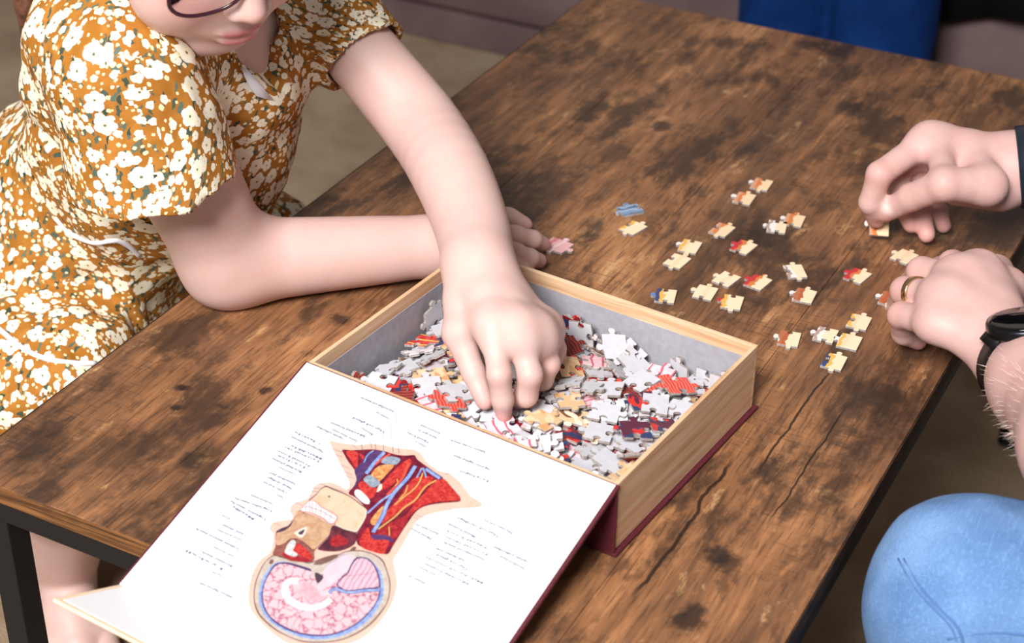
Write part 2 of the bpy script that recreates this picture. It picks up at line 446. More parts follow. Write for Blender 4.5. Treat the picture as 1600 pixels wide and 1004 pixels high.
link('edge_band', box_mesh('edge_band', (TW - 0.0011, 0.0012, -TH), (TW, TL - 0.0012, -0.0004)), EDGD, table, smooth=False)
bm = bmesh.new(); z0, z1 = -TH - 0.0195, -TH - 0.0002; w = 0.022
for lo, hi in (((0.002, 0.002), (TW - 0.002, 0.002 + w)), ((0.002, TL - w - 0.002), (TW - 0.002, TL - 0.002)), ((0.002, 0.002 + w), (0.002 + w, TL - w - 0.002)), ((TW - 0.002 - w, 0.002 + w), (TW - 0.002, TL - w - 0.002))):
    box_bm(bm, ((lo[0] + hi[0]) / 2, (lo[1] + hi[1]) / 2, (z0 + z1) / 2), (1, 0, 0), (0, 1, 0), (0, 0, 1), (hi[0] - lo[0]) / 2, (hi[1] - lo[1]) / 2, (z1 - z0) / 2, 0, 0.001)
link('frame', bm_mesh('frame', bm), BLACK, table, smooth=False)
for x in (0.015, TW - 0.015 - 0.0265):
    for y in (0.003, TL - 0.003 - 0.0265):
        bm = bmesh.new(); box_bm(bm, (x + 0.01325, y + 0.01325, (z0 - 0.445) / 2), (1, 0, 0), (0, 1, 0), (0, 0, 1), 0.0105, 0.0105, (z0 + 0.445) / 2, 0, 0.001)
        lg = link('leg', bm_mesh('leg', bm), BLACK, table, smooth=False)
        link('foot_pad', box_mesh('foot_pad', (x + 0.0045, y + 0.0045, -0.45), (x + 0.022, y + 0.022, -0.445)), plain('grey_felt', (70, 70, 70), 0.9), lg, smooth=False)
HEAP_SEEN = [(0.225,0.0936,0.0259,0.941,0.001,0.064,0.332),(0.1939,0.0992,0.027,0.035,0.177,-0.983,-0.043),(0.1491,0.0454,0.0276,0.261,-0.005,-0.062,0.963),(0.2466,0.0551,0.0173,0.713,0.06,0.148,0.682),
(0.2174,0.1373,0.0221,0.046,-0.535,-0.843,0.028),(0.2024,0.078,0.0242,0.007,0.581,0.813,-0.037),(0.2202,0.1695,0.0226,0.899,-0.014,0.085,0.43),(0.0989,0.0612,0.0285,0.877,-0.016,0.125,0.463),
(0.2452,0.1992,0.0141,0.707,-0.707,0,0),(0.1724,0.1816,0.0217,0.035,-0.955,-0.006,0.295),(0.236,0.1459,0.0196,0.043,-0.027,0.998,0.035),(0.2469,0.1847,0.0097,0.706,0.045,0.17,0.686),
(0.1289,0.0657,0.0262,0.877,-0.02,-0.054,0.477),(0.2263,0.0541,0.0213,0.148,0.005,-0.987,0.059),(0.089,0.0979,0.0258,0.071,-0.151,-0.975,-0.144),(0.1111,0.1222,0.0275,0.332,-0.006,-0.039,-0.942),
(0.1549,0.182,0.0284,0.254,-0.373,-0.892,-0.002),(0.0502,0.1098,0.0286,0.493,0.075,-0.004,-0.867),(0.1593,0.0651,0.0253,0.057,0.015,0.029,0.998),(0.1626,0.0994,0.0263,0.389,-0.048,0.028,0.92),
(0.2569,0.0805,0.0164,0.532,0.465,0.533,0.465),(0.1919,0.1614,0.0209,0.016,-0.796,-0.604,-0.043),(0.1173,0.1919,0.0223,0.498,-0.439,-0.547,-0.51),(0.0874,0.1402,0.0261,0.025,0.965,0.259,0.031),
(0.1337,0.0886,0.0247,0.041,-0.721,0.691,-0.013),(0.0269,0.035,0.0258,0.012,-0.086,0.99,0.111),(0.134,0.1454,0.021,0.93,-0.058,0.134,-0.337),(0.2357,0.1179,0.0206,0.898,-0.109,-0.028,-0.426),
(0.06,0.0535,0.0253,0.059,-0.91,-0.408,0.052),(0.1773,0.1337,0.0233,0.065,-0.174,0.983,-0.006),(0.0011,0.1442,0.023,0.533,-0.465,-0.533,0.465),(0.0393,0.1663,0.0182,0.065,0.959,-0.272,0.048),
(0.2469,0.1487,0.0143,0.703,-0.079,0.129,-0.695),(0.0374,0.1845,0.0174,0.081,0.21,0.441,-0.869),(0.1155,0.1698,0.0206,0.874,0.102,0.019,0.475),(0.019,0.136,0.0219,0.122,0.356,0.925,0.054),
(0.0927,0.0773,0.0244,0.056,-0.611,0.779,0.127),(0.0112,0.1144,0.018,0.706,0.045,-0.121,-0.697),(0.1162,0.0403,0.0242,0.738,-0.108,-0.199,0.635),(0.164,0.122,0.0263,0.124,0.647,0.752,-0.018),
(0.0123,0.192,0.0138,0.794,0.552,-0.225,-0.121),(0.0534,0.0701,0.0233,0.416,-0.021,-0.007,-0.909),(0.0855,0.0471,0.0263,0.916,-0.028,0.123,0.382),(0.1435,0.1185,0.0265,0.536,-0.19,-0.031,0.822),
(0.0404,0.2015,0.0151,0.462,-0.462,-0.535,-0.535),(0.0953,0.1799,0.021,0.992,0.003,0.085,0.096),(0.1485,0.1623,0.0223,0.256,-0.012,-0.119,-0.959),(0.2062,0.0618,0.0197,0.117,0.716,-0.686,0.062),
(0.1729,0.0897,0.0207,0.125,-0.056,-0.039,-0.99),(0.1061,0.1436,0.024,0.019,0.7,-0.713,0.003),(0.1562,0.1523,0.0226,0.065,0.4,0.909,-0.1),(0.226,0.0892,0.0184,0.018,-0.727,-0.676,0.119),
(0.1834,0.0696,0.0204,0.716,-0.111,-0.048,-0.688),(0.1798,0.0411,0.0261,0.042,-0.945,-0.305,-0.108),(0.1701,0.1658,0.0198,0.324,0.516,-0.79,0.074),(0.1012,0.1567,0.0214,0.112,-0.637,-0.753,-0.12),
(0.0133,0.0593,0.0201,0.197,-0.054,0.979,0.002),(0.0848,0.0552,0.0276,0.007,0.842,0.524,-0.126),(0.0492,0.1551,0.0183,0.529,-0.102,0.048,0.841),(0.0555,0.1055,0.0267,0,-0.067,-0.034,0.997),
(0.2069,0.1371,0.0209,0.447,-0.049,0.025,-0.893),(0.2065,0.1975,0.0128,0.402,-0.582,-0.402,-0.582),(0.254,0.1038,0.0142,0.497,0.576,0.397,0.514),(0.1956,0.1814,0.018,0.999,0.038,-0.027,0.018),
(0.2421,0.0649,0.0272,0.911,-0.214,-0.277,-0.219),(0.0944,0.1126,0.0235,0.163,-0.337,-0.926,0.04),(0.0738,0.1917,0.0194,0.137,-0.26,0.29,0.911),(0.0342,0.0921,0.0223,0.265,0.261,0.927,0.053),
(0.2541,0.0909,0.017,0.665,-0.33,-0.634,0.216),(0.0194,0.1036,0.0182,0.493,-0.19,-0.037,0.848),(0.1504,0.1196,0.0264,0.034,-0.813,0.549,-0.19),(0.2121,0.0443,0.0189,0.093,0.758,0.645,0.003),
(0.1179,0.1233,0.0233,0.812,-0.077,-0.064,-0.575),(0.0213,0.074,0.0179,0.133,0.274,0.952,0.033),(0.1224,0.1066,0.0216,0.018,0.79,-0.613,-0.019),(0.2319,0.2015,0.0139,0.707,-0.707,-0.002,-0.002),
(0.1732,0.0333,0.0263,0.955,0.058,-0.102,0.271),(0.0969,0.0578,0.0271,0.99,-0.066,0.107,0.062),(0.0553,0.0227,0.0245,0.575,0.057,-0.227,0.784),(0.2255,0.1827,0.0166,0.025,0.479,0.874,-0.08),
(0.0738,0.0307,0.0248,0.95,0.052,0.011,-0.306),(0.1729,0.0167,0.0298,0.383,0.005,0.146,-0.912),(0.1969,0.1069,0.025,0.9,0.014,0.053,-0.432),(0.0768,0.1435,0.0227,0.72,-0.005,-0.023,0.693),
(0.0389,0.1209,0.0232,0.924,0.008,-0.073,0.375),(0.1683,0.0272,0.027,0.106,-0.384,0.915,0.059),(0.2449,0.1237,0.0137,0.622,-0.168,0.027,-0.765),(0.2411,0.1029,0.0155,0.151,0.64,-0.752,-0.045),
(0.2457,0.0312,0.0199,0.979,-0.096,0.181,-0.018),(0.1389,0.1848,0.0156,0.488,-0.217,-0.206,-0.82),(0.1649,0.1891,0.0222,0.23,-0.725,-0.64,0.109),(0.1193,0.039,0.0229,0.221,-0.002,0.974,0.048),
(0.1008,0.021,0.0224,0.485,0.226,-0.066,0.842),(0.0116,0.1591,0.0139,0.025,-0.695,-0.689,-0.203),(0.1078,0.1945,0.0223,0.705,0.705,0.054,-0.053),(0.0649,0.1065,0.023,0.025,0.847,0.524,0.086),
(0.0552,0.1034,0.0242,0.01,-0.944,-0.322,-0.074),(0.2362,0.0792,0.0142,0.617,0.017,0.05,0.785),(0.1869,0.0389,0.0219,0.467,0.025,-0.088,0.88),(0.1181,0.093,0.017,0.827,-0.081,-0.087,-0.55),
(0.0757,0.183,0.0127,0.935,0.023,0.08,0.345),(0.2038,0.1667,0.0196,0.932,0.027,-0.038,0.358),(0.0685,0.1198,0.0198,0.074,-0.993,0.026,-0.085),(0.0152,0.1442,0.0184,0.024,-0.993,0.015,-0.116),
(0.0011,0.0351,0.0113,0.5,-0.5,0.5,-0.5),(0.1565,0.1012,0.0234,0.056,0.841,0.537,0.004),(0.2123,0.0848,0.0191,0.107,0.782,-0.613,-0.047),(0.2465,0.1617,0.0083,0.077,0.71,-0.699,-0.039),
(0.0136,0.1505,0.014,0.049,-0.773,-0.6,-0.198),(0.1482,0.0785,0.021,0.021,0.232,-0.972,-0.024),(0.2468,0.0717,0.0067,0.705,0.05,0.116,0.697),(0.0387,0.0956,0.0175,0.025,-0.746,0.658,-0.099),
(0.0931,0.0791,0.0225,0.019,0.115,-0.984,-0.138),(0.0677,0.1042,0.0211,0.046,0.687,0.721,0.077),(0.0909,0.1738,0.0195,0.048,0.854,-0.513,-0.07),(0.015,0.1737,0.0123,0.044,0.989,-0.113,0.089),
(0.2036,0.1278,0.019,0.021,0.921,-0.386,-0.051),(0.033,0.0364,0.0238,0.414,0.045,-0.103,0.903),(0.1967,0.0821,0.0203,0.861,-0.103,0.063,-0.494),(0.0451,0.1386,0.0141,0.929,0.074,-0.133,-0.338),
(0.0315,0.1882,0.0149,0.473,-0.753,0.447,0.1),(0.1342,0.0493,0.0218,0.061,0.036,-0.044,-0.997),(0.0697,0.1798,0.0109,0.095,-0.065,0.003,-0.993),(0.0127,0.107,0.0099,0.113,0.654,-0.739,0.119),
(0.2451,0.1548,0.0065,0.003,-0.082,-0.027,-0.996),(0.245,0.1735,0.0011,1,-0,-0,-0.009),(0.1718,0.1133,0.0206,0.957,-0.039,-0.129,-0.257),(0.1921,0.0222,0.0215,0.059,-0.794,-0.6,-0.082),
(0.0681,0.076,0.0139,0.642,0.008,-0.081,0.762),(0.0461,0.1713,0.0087,0.231,-0.184,0.955,0.009),(0.0436,0.0371,0.0212,0.306,0.05,0.074,-0.948),(0.0342,0.1344,0.0159,0.079,-0.947,0.309,-0.039),
(0.1363,0.0275,0.0223,0.646,-0.057,-0.095,-0.755),(0.2184,0.0355,0.0186,0.086,0.416,0.905,-0.036),(0.0324,0.0568,0.018,0.061,-0.171,0.979,-0.093),(0.225,0.103,0.021,0.027,0.394,-0.915,0.083),
(0.2316,0.1853,0.0096,0.065,-0.159,-0.076,-0.982),(0.2459,0.0677,0.0049,0.704,0.05,0.116,0.699),(0.1444,0.1918,0.0164,0.814,-0.51,0.031,-0.277),(0.1862,0.0402,0.0173,0.033,-0.013,0.994,0.106),
(0.241,0.1306,0.0026,0.013,-0.367,0.929,-0.057),(0.1959,0.1095,0.0208,0.058,-0.962,-0.264,-0.05),(0.1332,0.1495,0.0186,0.793,0.088,0.124,0.59),(0.0877,0.1736,0.0154,0.504,0.07,0.047,0.859),
(0.0941,0.0528,0.0191,0.111,-0.986,0.124,0),(0.1027,0.1991,0.0166,0.707,-0.707,0.014,0.015),(0.0292,0.1913,0.014,0.074,0.147,0.862,0.479),(0.0813,0.0956,0.0186,0.065,0.935,0.348,0.011),
(0.0166,0.0962,0.0084,0.876,-0.165,0.073,0.448),(0.0331,0.1924,0.0134,0.164,-0.02,0.874,0.457),(0.0838,0.1026,0.0103,0.862,0.056,-0.056,-0.5),(0.0477,0.1008,0.0108,0.127,0.382,0.912,0.076),
(0.0312,0.1673,0.0122,0.804,-0.052,-0.004,0.592),(0.1836,0.1456,0.0173,0.654,-0.004,-0.001,0.757),(0.227,0.1124,0.0147,0.101,0.3,-0.945,-0.087),(0.2438,0.055,0.0141,0.091,0.068,-0.992,0.051),
(0.1574,0.0154,0.0252,0.159,-0.662,0.732,0.023),(0.0992,0.1212,0.0122,0.885,-0.114,-0.001,-0.452),(0.0964,0.1125,0.0088,0.387,0.023,-0.035,-0.921),(0.1061,0.0661,0.0163,0.011,-0.407,0.91,0.073),
(0.2404,0.1084,0.0011,0,0.972,0.234,0),(0.0905,0.0342,0.0209,0.985,0.086,0.074,-0.126),(0.0359,0.0778,0.0168,0.202,-0.112,0.095,0.968),(0.0988,0.2015,0.0154,0.036,-0.036,-0.706,-0.706),
(0.1486,0.1991,0.017,0.38,-0.265,0.596,0.656),(0.1658,0.1439,0.0193,0.888,0.01,-0.032,-0.458),(0.1883,0.0558,0.0161,0.982,0.009,0.007,-0.187),(0.1585,0.0622,0.0232,0.101,-0.019,-0.027,-0.994),
(0.1085,0.1194,0.0139,0.094,0.492,-0.863,0.063),(0.0559,0.1443,0.0154,0.971,0.052,-0.144,-0.183),(0.0168,0.0926,0.0073,0.06,0.273,0.945,-0.171),(0.0173,0.0067,0.0281,0.556,-0.789,0.219,0.141),
(0.0433,0.0929,0.014,0.073,0.783,0.605,0.128),(0.0734,0.0939,0.0133,0.422,-0.053,-0.062,0.903),(0.114,0.1326,0.019,0.729,-0.068,-0.074,-0.677),(0.1387,0.1416,0.0136,0.78,0.01,0.101,0.617),
(0.1201,0.1736,0.0137,0.016,-0.996,0.076,-0.038),(0.2229,0.0314,0.0174,0.031,0.876,-0.474,0.088),(0.1513,0.123,0.0195,0.049,-0.864,0.499,-0.045),(0.1056,0.0873,0.0102,0.929,-0.043,-0.029,-0.366),
(0.0637,0.1517,0.0158,0.152,-0.077,0.985,0.012),(0.1963,0.1801,0.0156,0.038,-0.999,0.005,-0.026),(0.0974,0.0211,0.0211,0.45,0.223,-0.075,0.861),(0.2379,0.1867,0.0097,0.984,-0.084,0.155,0.013),
(0.2039,0.1552,0.0162,0.751,0.041,-0.04,-0.658),(0.013,0.0494,0.0172,0.62,-0.144,-0.135,0.76),(0.2117,0.1788,0.0109,0.044,0.755,-0.652,0.049),(0.213,0.1733,0.0094,0.676,-0.039,-0.054,-0.734),
(0.0999,0.0386,0.0134,0.077,-0.518,0.846,0.095),(0.2132,0.0399,0.0112,0.268,-0.105,0.077,-0.954),(0.1846,0.0567,0.0082,0.02,0.921,-0.39,0.001),(0.1482,0.0412,0.0165,0.292,0.046,-0.08,0.952),
(0.129,0.0599,0.0228,0.896,-0.02,-0.053,-0.441),(0.2097,0.073,0.0138,0.096,-0.039,0.051,-0.993),(0.0826,0.0378,0.0203,0.907,0.061,0.096,-0.406),(0.0387,0.0551,0.0024,0.996,0.004,-0.05,0.072),
(0.067,0.0421,0.0137,0.039,-0.796,0.595,0.107),(0.1157,0.0642,0.0055,0.086,0.986,0.141,0.015),(0.2228,0.0577,0.0056,0.662,-0.068,0.072,-0.743),(0.1179,0.0629,0.0177,0.113,-0.967,-0.225,0.031),
(0.0139,0.1354,0.0153,0.744,-0.061,-0.102,0.658),(0.0179,0.0481,0.0089,0.039,-0.969,-0.24,-0.033),(0.0164,0.1027,0.0088,0.078,0.469,0.868,-0.145),(0.1427,0.0527,0.0164,0.004,-0.02,0.088,-0.996)]
HEAP_DEEP = [(0.149,0.1263,0.0011,0,-0.961,0.277,-0),(0.2007,0.0225,0.0012,0.414,0,-0,-0.91),(0.1984,0.0534,0.0011,0,-0.139,-0.99,-0),(0.1629,0.0549,0.0011,0.893,0,-0,-0.45),
(0.019,0.1287,0.0011,0,0.853,-0.521,-0),(0.1755,0.1148,0.0011,0,-0.442,-0.897,0),(0.0701,0.0875,0.0011,0,-0.471,-0.882,0),(0.1599,0.0998,0.0034,0,0.717,0.697,0),
(0.1637,0.0322,0.0027,0.06,-0.98,-0.189,0.005),(0.1906,0.0463,0.0034,0.219,0.001,0,0.976),(0.1631,0.1477,0.0011,0,0.886,0.463,-0),(0.1451,0.0769,0.0011,0,0.813,-0.582,0),
(0.0895,0.1114,0.0011,0,-0.983,-0.183,0),(0.1387,0.162,0.0011,0,0.654,0.757,0),(0.0487,0.1128,0.0011,0.059,0,0.001,-0.998),(0.0883,0.101,0.0037,0.71,0.002,0.022,-0.704),
(0.1874,0.046,0.0058,0,-0.992,0.127,0.002),(0.0676,0.1765,0.0011,0.954,0,0,0.3),(0.1263,0.0431,0.0011,0.997,-0,-0,-0.078),(0.1797,0.0736,0.0026,0.24,0.001,-0.053,-0.969),
(0.2221,0.0402,0.0011,0,-0.977,0.214,0),(0.1035,0.0218,0.0011,0,0.888,-0.459,-0),(0.1375,0.0566,0.0034,0.111,-0,-0,-0.994),(0.1804,0.0271,0.0058,0.129,-0.958,0.257,0.003),
(0.2088,0.0295,0.0055,0.708,0.094,0.035,0.699),(0.1671,0.1421,0.0034,0,0.923,-0.384,-0),(0.0472,0.1859,0.0027,0.029,0.951,-0.304,0.038),(0.1375,0.146,0.0034,0.797,0,-0,-0.603),
(0.0737,0.1612,0.0028,0.061,-0.97,-0.233,0.024),(0.1067,0.0401,0.0046,0.388,-0.072,0.081,0.915),(0.1466,0.0654,0.006,0.135,0.054,0.02,0.989),(0.1054,0.0181,0.0034,0,-0.93,-0.367,0),
(0.0703,0.0456,0.0011,0,0.987,-0.163,-0),(0.0416,0.096,0.0029,0.138,0.015,-0.056,0.989),(0.0501,0.1531,0.0011,0.793,0,-0,-0.61),(0.1607,0.0689,0.0066,0.858,0.017,0.055,0.511),
(0.0115,0.177,0.0011,0,-0.713,0.701,-0),(0.1843,0.0941,0.0043,0.057,0.47,-0.881,-0.005),(0.2102,0.0641,0.0035,0.373,-0.088,-0.035,-0.923),(0.1366,0.1147,0.003,0.696,0.043,0.011,-0.717),
(0.1022,0.1387,0.0012,0.568,0,-0,-0.823),(0.1356,0.0906,0.0031,0.047,0.999,-0.016,0.017),(0.1116,0.1018,0.0051,0.578,-0.012,0.06,-0.814),(0.1592,0.1818,0.0011,0,0.91,-0.414,-0),
(0.0133,0.1527,0.0025,0.018,-0.026,0.999,-0.039),(0.1124,0.0757,0.0011,0,0.957,-0.291,-0),(0.2065,0.1155,0.0011,0,-0.873,0.487,0),(0.1838,0.1696,0.0012,0.536,-0,-0,-0.844),
(0.1802,0.1514,0.0057,0.894,-0.001,0,-0.448),(0.1884,0.1254,0.0046,0.484,0.04,-0.021,0.874),(0.1711,0.0161,0.0048,0.959,0.129,0.003,-0.254),(0.1443,0.0954,0.006,0.012,-0.054,0.998,-0.016),
(0.1088,0.123,0.0034,0.265,-0,0,-0.964),(0.223,0.0858,0.0024,0.356,-0.047,-0.018,-0.933),(0.0601,0.0995,0.0054,0.907,0.049,0.03,-0.417),(0.0472,0.1436,0.0063,0.166,-0.705,0.681,-0.109),
(0.1903,0.1374,0.0081,0.001,0.892,0.452,-0.001),(0.0768,0.0156,0.0011,0,-0.157,0.988,-0),(0.0843,0.0883,0.0057,0.935,0.021,0.007,0.353),(0.1291,0.1139,0.0074,0.205,0.012,0.064,0.977),
(0.064,0.144,0.0038,0.067,-0.761,0.64,0.079),(0.1453,0.0919,0.0084,0.902,-0.019,-0.005,0.431),(0.2187,0.1257,0.0042,0.024,0.792,0.61,0.019),(0.0738,0.1365,0.0042,0.103,-0.992,0.069,0.025),
(0.2388,0.0995,0.0039,0.76,-0.013,0.007,-0.649),(0.2279,0.0292,0.0042,0.097,-0.74,-0.664,0.045),(0.1896,0.1012,0.0063,0.031,-0.753,-0.656,0.04),(0.0527,0.0238,0.0025,0.797,0.048,-0.036,-0.601),
(0.1498,0.1132,0.009,0.004,-0.454,-0.886,0.098),(0.0674,0.1327,0.006,0.614,0.05,0.094,-0.782),(0.1401,0.1394,0.006,0.011,0.996,0.093,0.001),(0.129,0.1756,0.0032,0.978,-0.056,-0.021,-0.199),
(0.1075,0.0513,0.0047,0.052,0.172,0.979,-0.095),(0.0829,0.0595,0.0032,0.016,0.988,-0.153,-0.003),(0.0849,0.0718,0.0076,0.059,-0.867,0.495,0.004),(0.0549,0.0828,0.0053,0.962,0.093,-0.081,0.243),
(0.1282,0.0147,0.0043,0.77,0.099,0.031,0.63),(0.0338,0.0732,0.0051,0.713,-0.015,-0.06,0.699),(0.1918,0.1027,0.0085,0.042,-0.424,-0.905,0.019),(0.2127,0.1461,0.0011,0,0.977,0.214,0),
(0.0112,0.0606,0.0011,0.707,0,0,-0.707),(0.0702,0.125,0.0089,0.036,0.147,0.982,0.109),(0.0647,0.0607,0.0051,0.52,-0.111,-0.055,0.845),(0.1468,0.0364,0.0059,0.058,-0.042,-0.062,0.996),
(0.1007,0.1736,0.0011,0.081,0,0,0.997),(0.0816,0.1266,0.0065,0.088,-0.71,-0.696,-0.06),(0.0877,0.1643,0.0045,0.486,-0.005,0.062,-0.872),(0.1027,0.141,0.0057,0.86,-0.074,-0.049,0.503),
(0.1981,0.0738,0.0072,0.075,0.961,0.239,-0.113),(0.1199,0.1579,0.0057,0.088,-0.222,0.971,0.021),(0.2417,0.0479,0.0046,0.036,0.969,-0.223,-0.097),(0.0793,0.0296,0.0046,0.053,0.982,-0.18,-0.024),
(0.1473,0.1636,0.0056,0.993,-0.016,0.077,0.092),(0.2408,0.0166,0.0034,0.981,0.021,0.083,-0.173),(0.2022,0.1486,0.0034,0.277,0.001,-0,-0.961),(0.2435,0.0234,0.006,0.594,-0.037,0.078,-0.8),
(0.216,0.0951,0.0048,0.022,0.668,0.743,-0.047),(0.1184,0.0745,0.0071,0.846,-0.037,-0.036,-0.531),(0.0886,0.0467,0.0078,0.055,-0.467,0.882,0.02),(0.2002,0.0864,0.0099,0.996,0.006,0.052,-0.065),
(0.1711,0.0126,0.0063,0.699,0.066,-0.109,0.704),(0.1107,0.0779,0.0089,0.041,0.652,0.756,-0.031),(0.2194,0.0697,0.01,0.034,0.04,-0.023,0.998),(0.2452,0.0156,0.0074,0.082,-0.745,-0.661,0.029),
(0.1461,0.1534,0.0087,0.445,-0.081,0.011,-0.892),(0.1265,0.1331,0.0086,0.021,0.957,-0.289,0.004),(0.027,0.0566,0.0054,0.011,0.545,0.835,0.081),(0.1315,0.054,0.0097,0.027,-0.519,0.853,0.047),
(0.2384,0.1492,0.0032,0.681,-0.04,-0.056,-0.729),(0.1481,0.0314,0.0077,0.021,0.357,0.931,0.071),(0.0204,0.057,0.0071,0.082,-0.78,0.62,-0.003),(0.0113,0.1321,0.0047,0.707,0.024,-0.044,0.706),
(0.2393,0.1913,0.0026,0.065,0.998,-0.001,-0),(0.1259,0.1873,0.005,0.117,0.771,0.627,0.007),(0.0166,0.1711,0.004,0.004,-0.254,0.967,-0.021),(0.0576,0.1124,0.0108,0.933,-0.046,-0.103,0.341),
(0.0433,0.0375,0.0046,0.977,0.025,-0.056,0.206),(0.218,0.1291,0.0065,0.031,0.269,0.963,-0.008),(0.0743,0.1038,0.0113,0.068,0.441,0.893,0.061),(0.1274,0.0999,0.0111,0.917,0.014,-0.017,0.398),
(0.1136,0.0502,0.0117,0.973,0.053,-0.011,0.226),(0.2137,0.1553,0.0069,0.011,0.255,-0.965,0.055),(0.2443,0.0101,0.0177,0.957,0.28,0.073,-0.021),(0.1905,0.0142,0.0091,0.044,-0.747,0.654,0.114),
(0.0159,0.0311,0.0036,0.995,0.096,-0.011,0.037),(0.1988,0.1726,0.0046,0.256,-0.01,-0.065,-0.965),(0.1317,0.0848,0.0127,0.047,-0.622,-0.781,-0.027),(0.0196,0.0193,0.004,0.732,0.077,0.081,-0.672),
(0.1246,0.0346,0.0112,0.965,0.108,0.078,-0.225),(0.1262,0.1186,0.0142,0.215,0.071,0.096,0.969),(0.2212,0.0142,0.0089,0.092,0.071,0.993,0.027),(0.097,0.1877,0.0051,0.124,0.782,-0.611,-0.021),
(0.0113,0.0829,0.0052,0.115,0.696,0.699,-0.115),(0.1338,0.1289,0.0136,0.112,0.36,-0.925,0.04),(0.0762,0.1913,0.0041,0.002,-0.998,0,0.068),(0.0407,0.0678,0.0094,0.985,0.02,0.132,-0.106),
(0.2385,0.1079,0.0068,0.01,-0.109,-0.994,-0.026),(0.0446,0.0115,0.004,0.084,-0.996,-0.01,-0.037),(0.1718,0.0625,0.013,0.007,-0.96,0.259,0.103),(0.1857,0.1834,0.0048,0.863,-0.084,-0.09,-0.489),
(0.0862,0.0757,0.0115,0.978,0.049,-0.057,-0.192),(0.0149,0.0589,0.0121,0.034,0.677,0.734,0.032),(0.1715,0.1208,0.0092,0.004,0.349,0.936,-0.045),(0.1476,0.0011,0.0167,0.349,0.349,0.615,-0.615),
(0.1849,0.1876,0.0061,0.042,0.606,-0.786,0.115),(0.0471,0.0671,0.01,0.061,0.739,-0.66,-0.119),(0.0394,0.1525,0.0065,0.078,0.21,0.027,-0.974),(0.1029,0.1309,0.0146,0.061,0.101,0.982,-0.151),
(0.0297,0.0141,0.0074,0.65,0.078,-0.08,0.751),(0.2229,0.1637,0.0036,0.277,0.016,-0.046,-0.96),(0.0184,0.0116,0.0046,0.018,0.009,-0.112,0.994),(0.0139,0.0887,0.0062,0.134,0.769,-0.613,0.121),
(0.1947,0.0433,0.011,0.002,0.624,-0.781,-0.016),(0.1683,0.1898,0.0091,0.701,-0.199,-0.092,0.679),(0.2147,0.1757,0.0068,0.022,0.206,0.976,-0.063),(0.13,0.0127,0.0076,0.706,0.138,-0.034,0.693),
(0.0522,0.0669,0.011,0.029,-0.99,0.037,0.131),(0.0956,0.1457,0.0116,0.141,0.962,-0.221,0.08),(0.1217,0.1895,0.0063,0.117,0.697,0.707,-0.005),(0.1228,0.0776,0.0147,0.054,-0.995,-0.085,-0.003),
(0.0488,0.0399,0.0077,0.975,0.025,-0.056,0.216),(0.1665,0.1618,0.0091,0.009,-0.211,-0.976,0.051),(0.1603,0.0487,0.0104,0.877,-0.059,0.02,-0.476),(0.1311,0.0186,0.0114,0.133,-0.612,-0.778,-0.052),
(0.0203,0.0149,0.0111,0.042,0.124,0.11,-0.985),(0.1048,0.0113,0.007,0.036,-0.998,-0.002,-0.058),(0.0948,0.0722,0.0153,0.619,0.029,0.067,-0.782),(0.1151,0.1489,0.0094,0.054,0.982,-0.166,0.075),
(0.0928,0.1579,0.0115,0.775,-0.108,0.027,0.622),(0.1947,0.0136,0.0108,0.665,0.03,0.118,-0.737),(0.2244,0.1254,0.0127,0.095,-0.614,-0.78,-0.073),(0.1829,0.1911,0.0074,0.118,0.992,0.007,0.036),
(0.1138,0.162,0.0098,0.062,0.971,-0.216,0.076),(0.014,0.1261,0.0104,0.114,0.991,0.063,0.043),(0.0827,0.0487,0.0112,0.959,0.104,-0.05,-0.258),(0.2367,0.0841,0.0113,0.597,-0.046,0.019,-0.8),
(0.1574,0.1397,0.0124,0.53,-0.126,0.024,-0.838),(0.0769,0.139,0.0147,0.794,-0.036,-0.042,0.606),(0.0623,0.1707,0.0078,0.996,0.01,-0.003,0.094),(0.0349,0.0389,0.0107,0.11,-0.944,-0.31,-0.029),
(0.0034,0.0159,0.0139,0.488,0.554,0.391,0.55),(0.1466,0.1871,0.0061,0.647,0.007,-0.121,-0.753),(0.1556,0.0673,0.0114,0.048,0.236,-0.969,0.05),(0.1854,0.1447,0.0103,0.514,-0.001,-0.003,-0.858),
(0.2118,0.0927,0.0118,0.999,0.007,0.023,-0.034),(0.1825,0.1486,0.0126,0,-0.285,0.958,-0.003),(0.2265,0.0962,0.0086,0.012,-0.633,0.773,0.025),(0.036,0.1233,0.0082,0.009,0.375,-0.918,0.124),
(0.0797,0.125,0.0174,0.045,0.641,0.766,0.032),(0.1785,0.0852,0.0113,0.062,0.12,-0.021,-0.991),(0.1331,0.0177,0.0132,0.139,-0.706,-0.694,-0.034),(0.0212,0.1553,0.0078,0.295,-0.044,0.027,0.954),
(0.0539,0.0128,0.0072,0.702,0.032,-0.084,0.706),(0.1154,0.1847,0.0089,0.587,-0.099,0.021,0.803),(0.083,0.0145,0.0082,0.654,0.012,-0.027,0.756),(0.1458,0.0896,0.0148,0.089,-0.571,-0.814,0.059),
(0.1596,0.089,0.0142,0.074,0.697,-0.709,-0.077),(0.1905,0.182,0.013,0.047,-0.518,0.854,0.012),(0.2101,0.1421,0.0111,0.863,0.083,0.024,0.497),(0.1606,0.0166,0.0116,0.076,-0.473,0.873,0.092),
(0.1664,0.1208,0.0142,0.895,0.002,0.087,-0.437),(0.2467,0.0196,0.0101,0.09,-0.701,-0.707,0.018),(0.0605,0.0644,0.015,0.681,0.066,-0.072,0.726),(0.044,0.0933,0.0118,0.684,0.12,-0.086,-0.715),
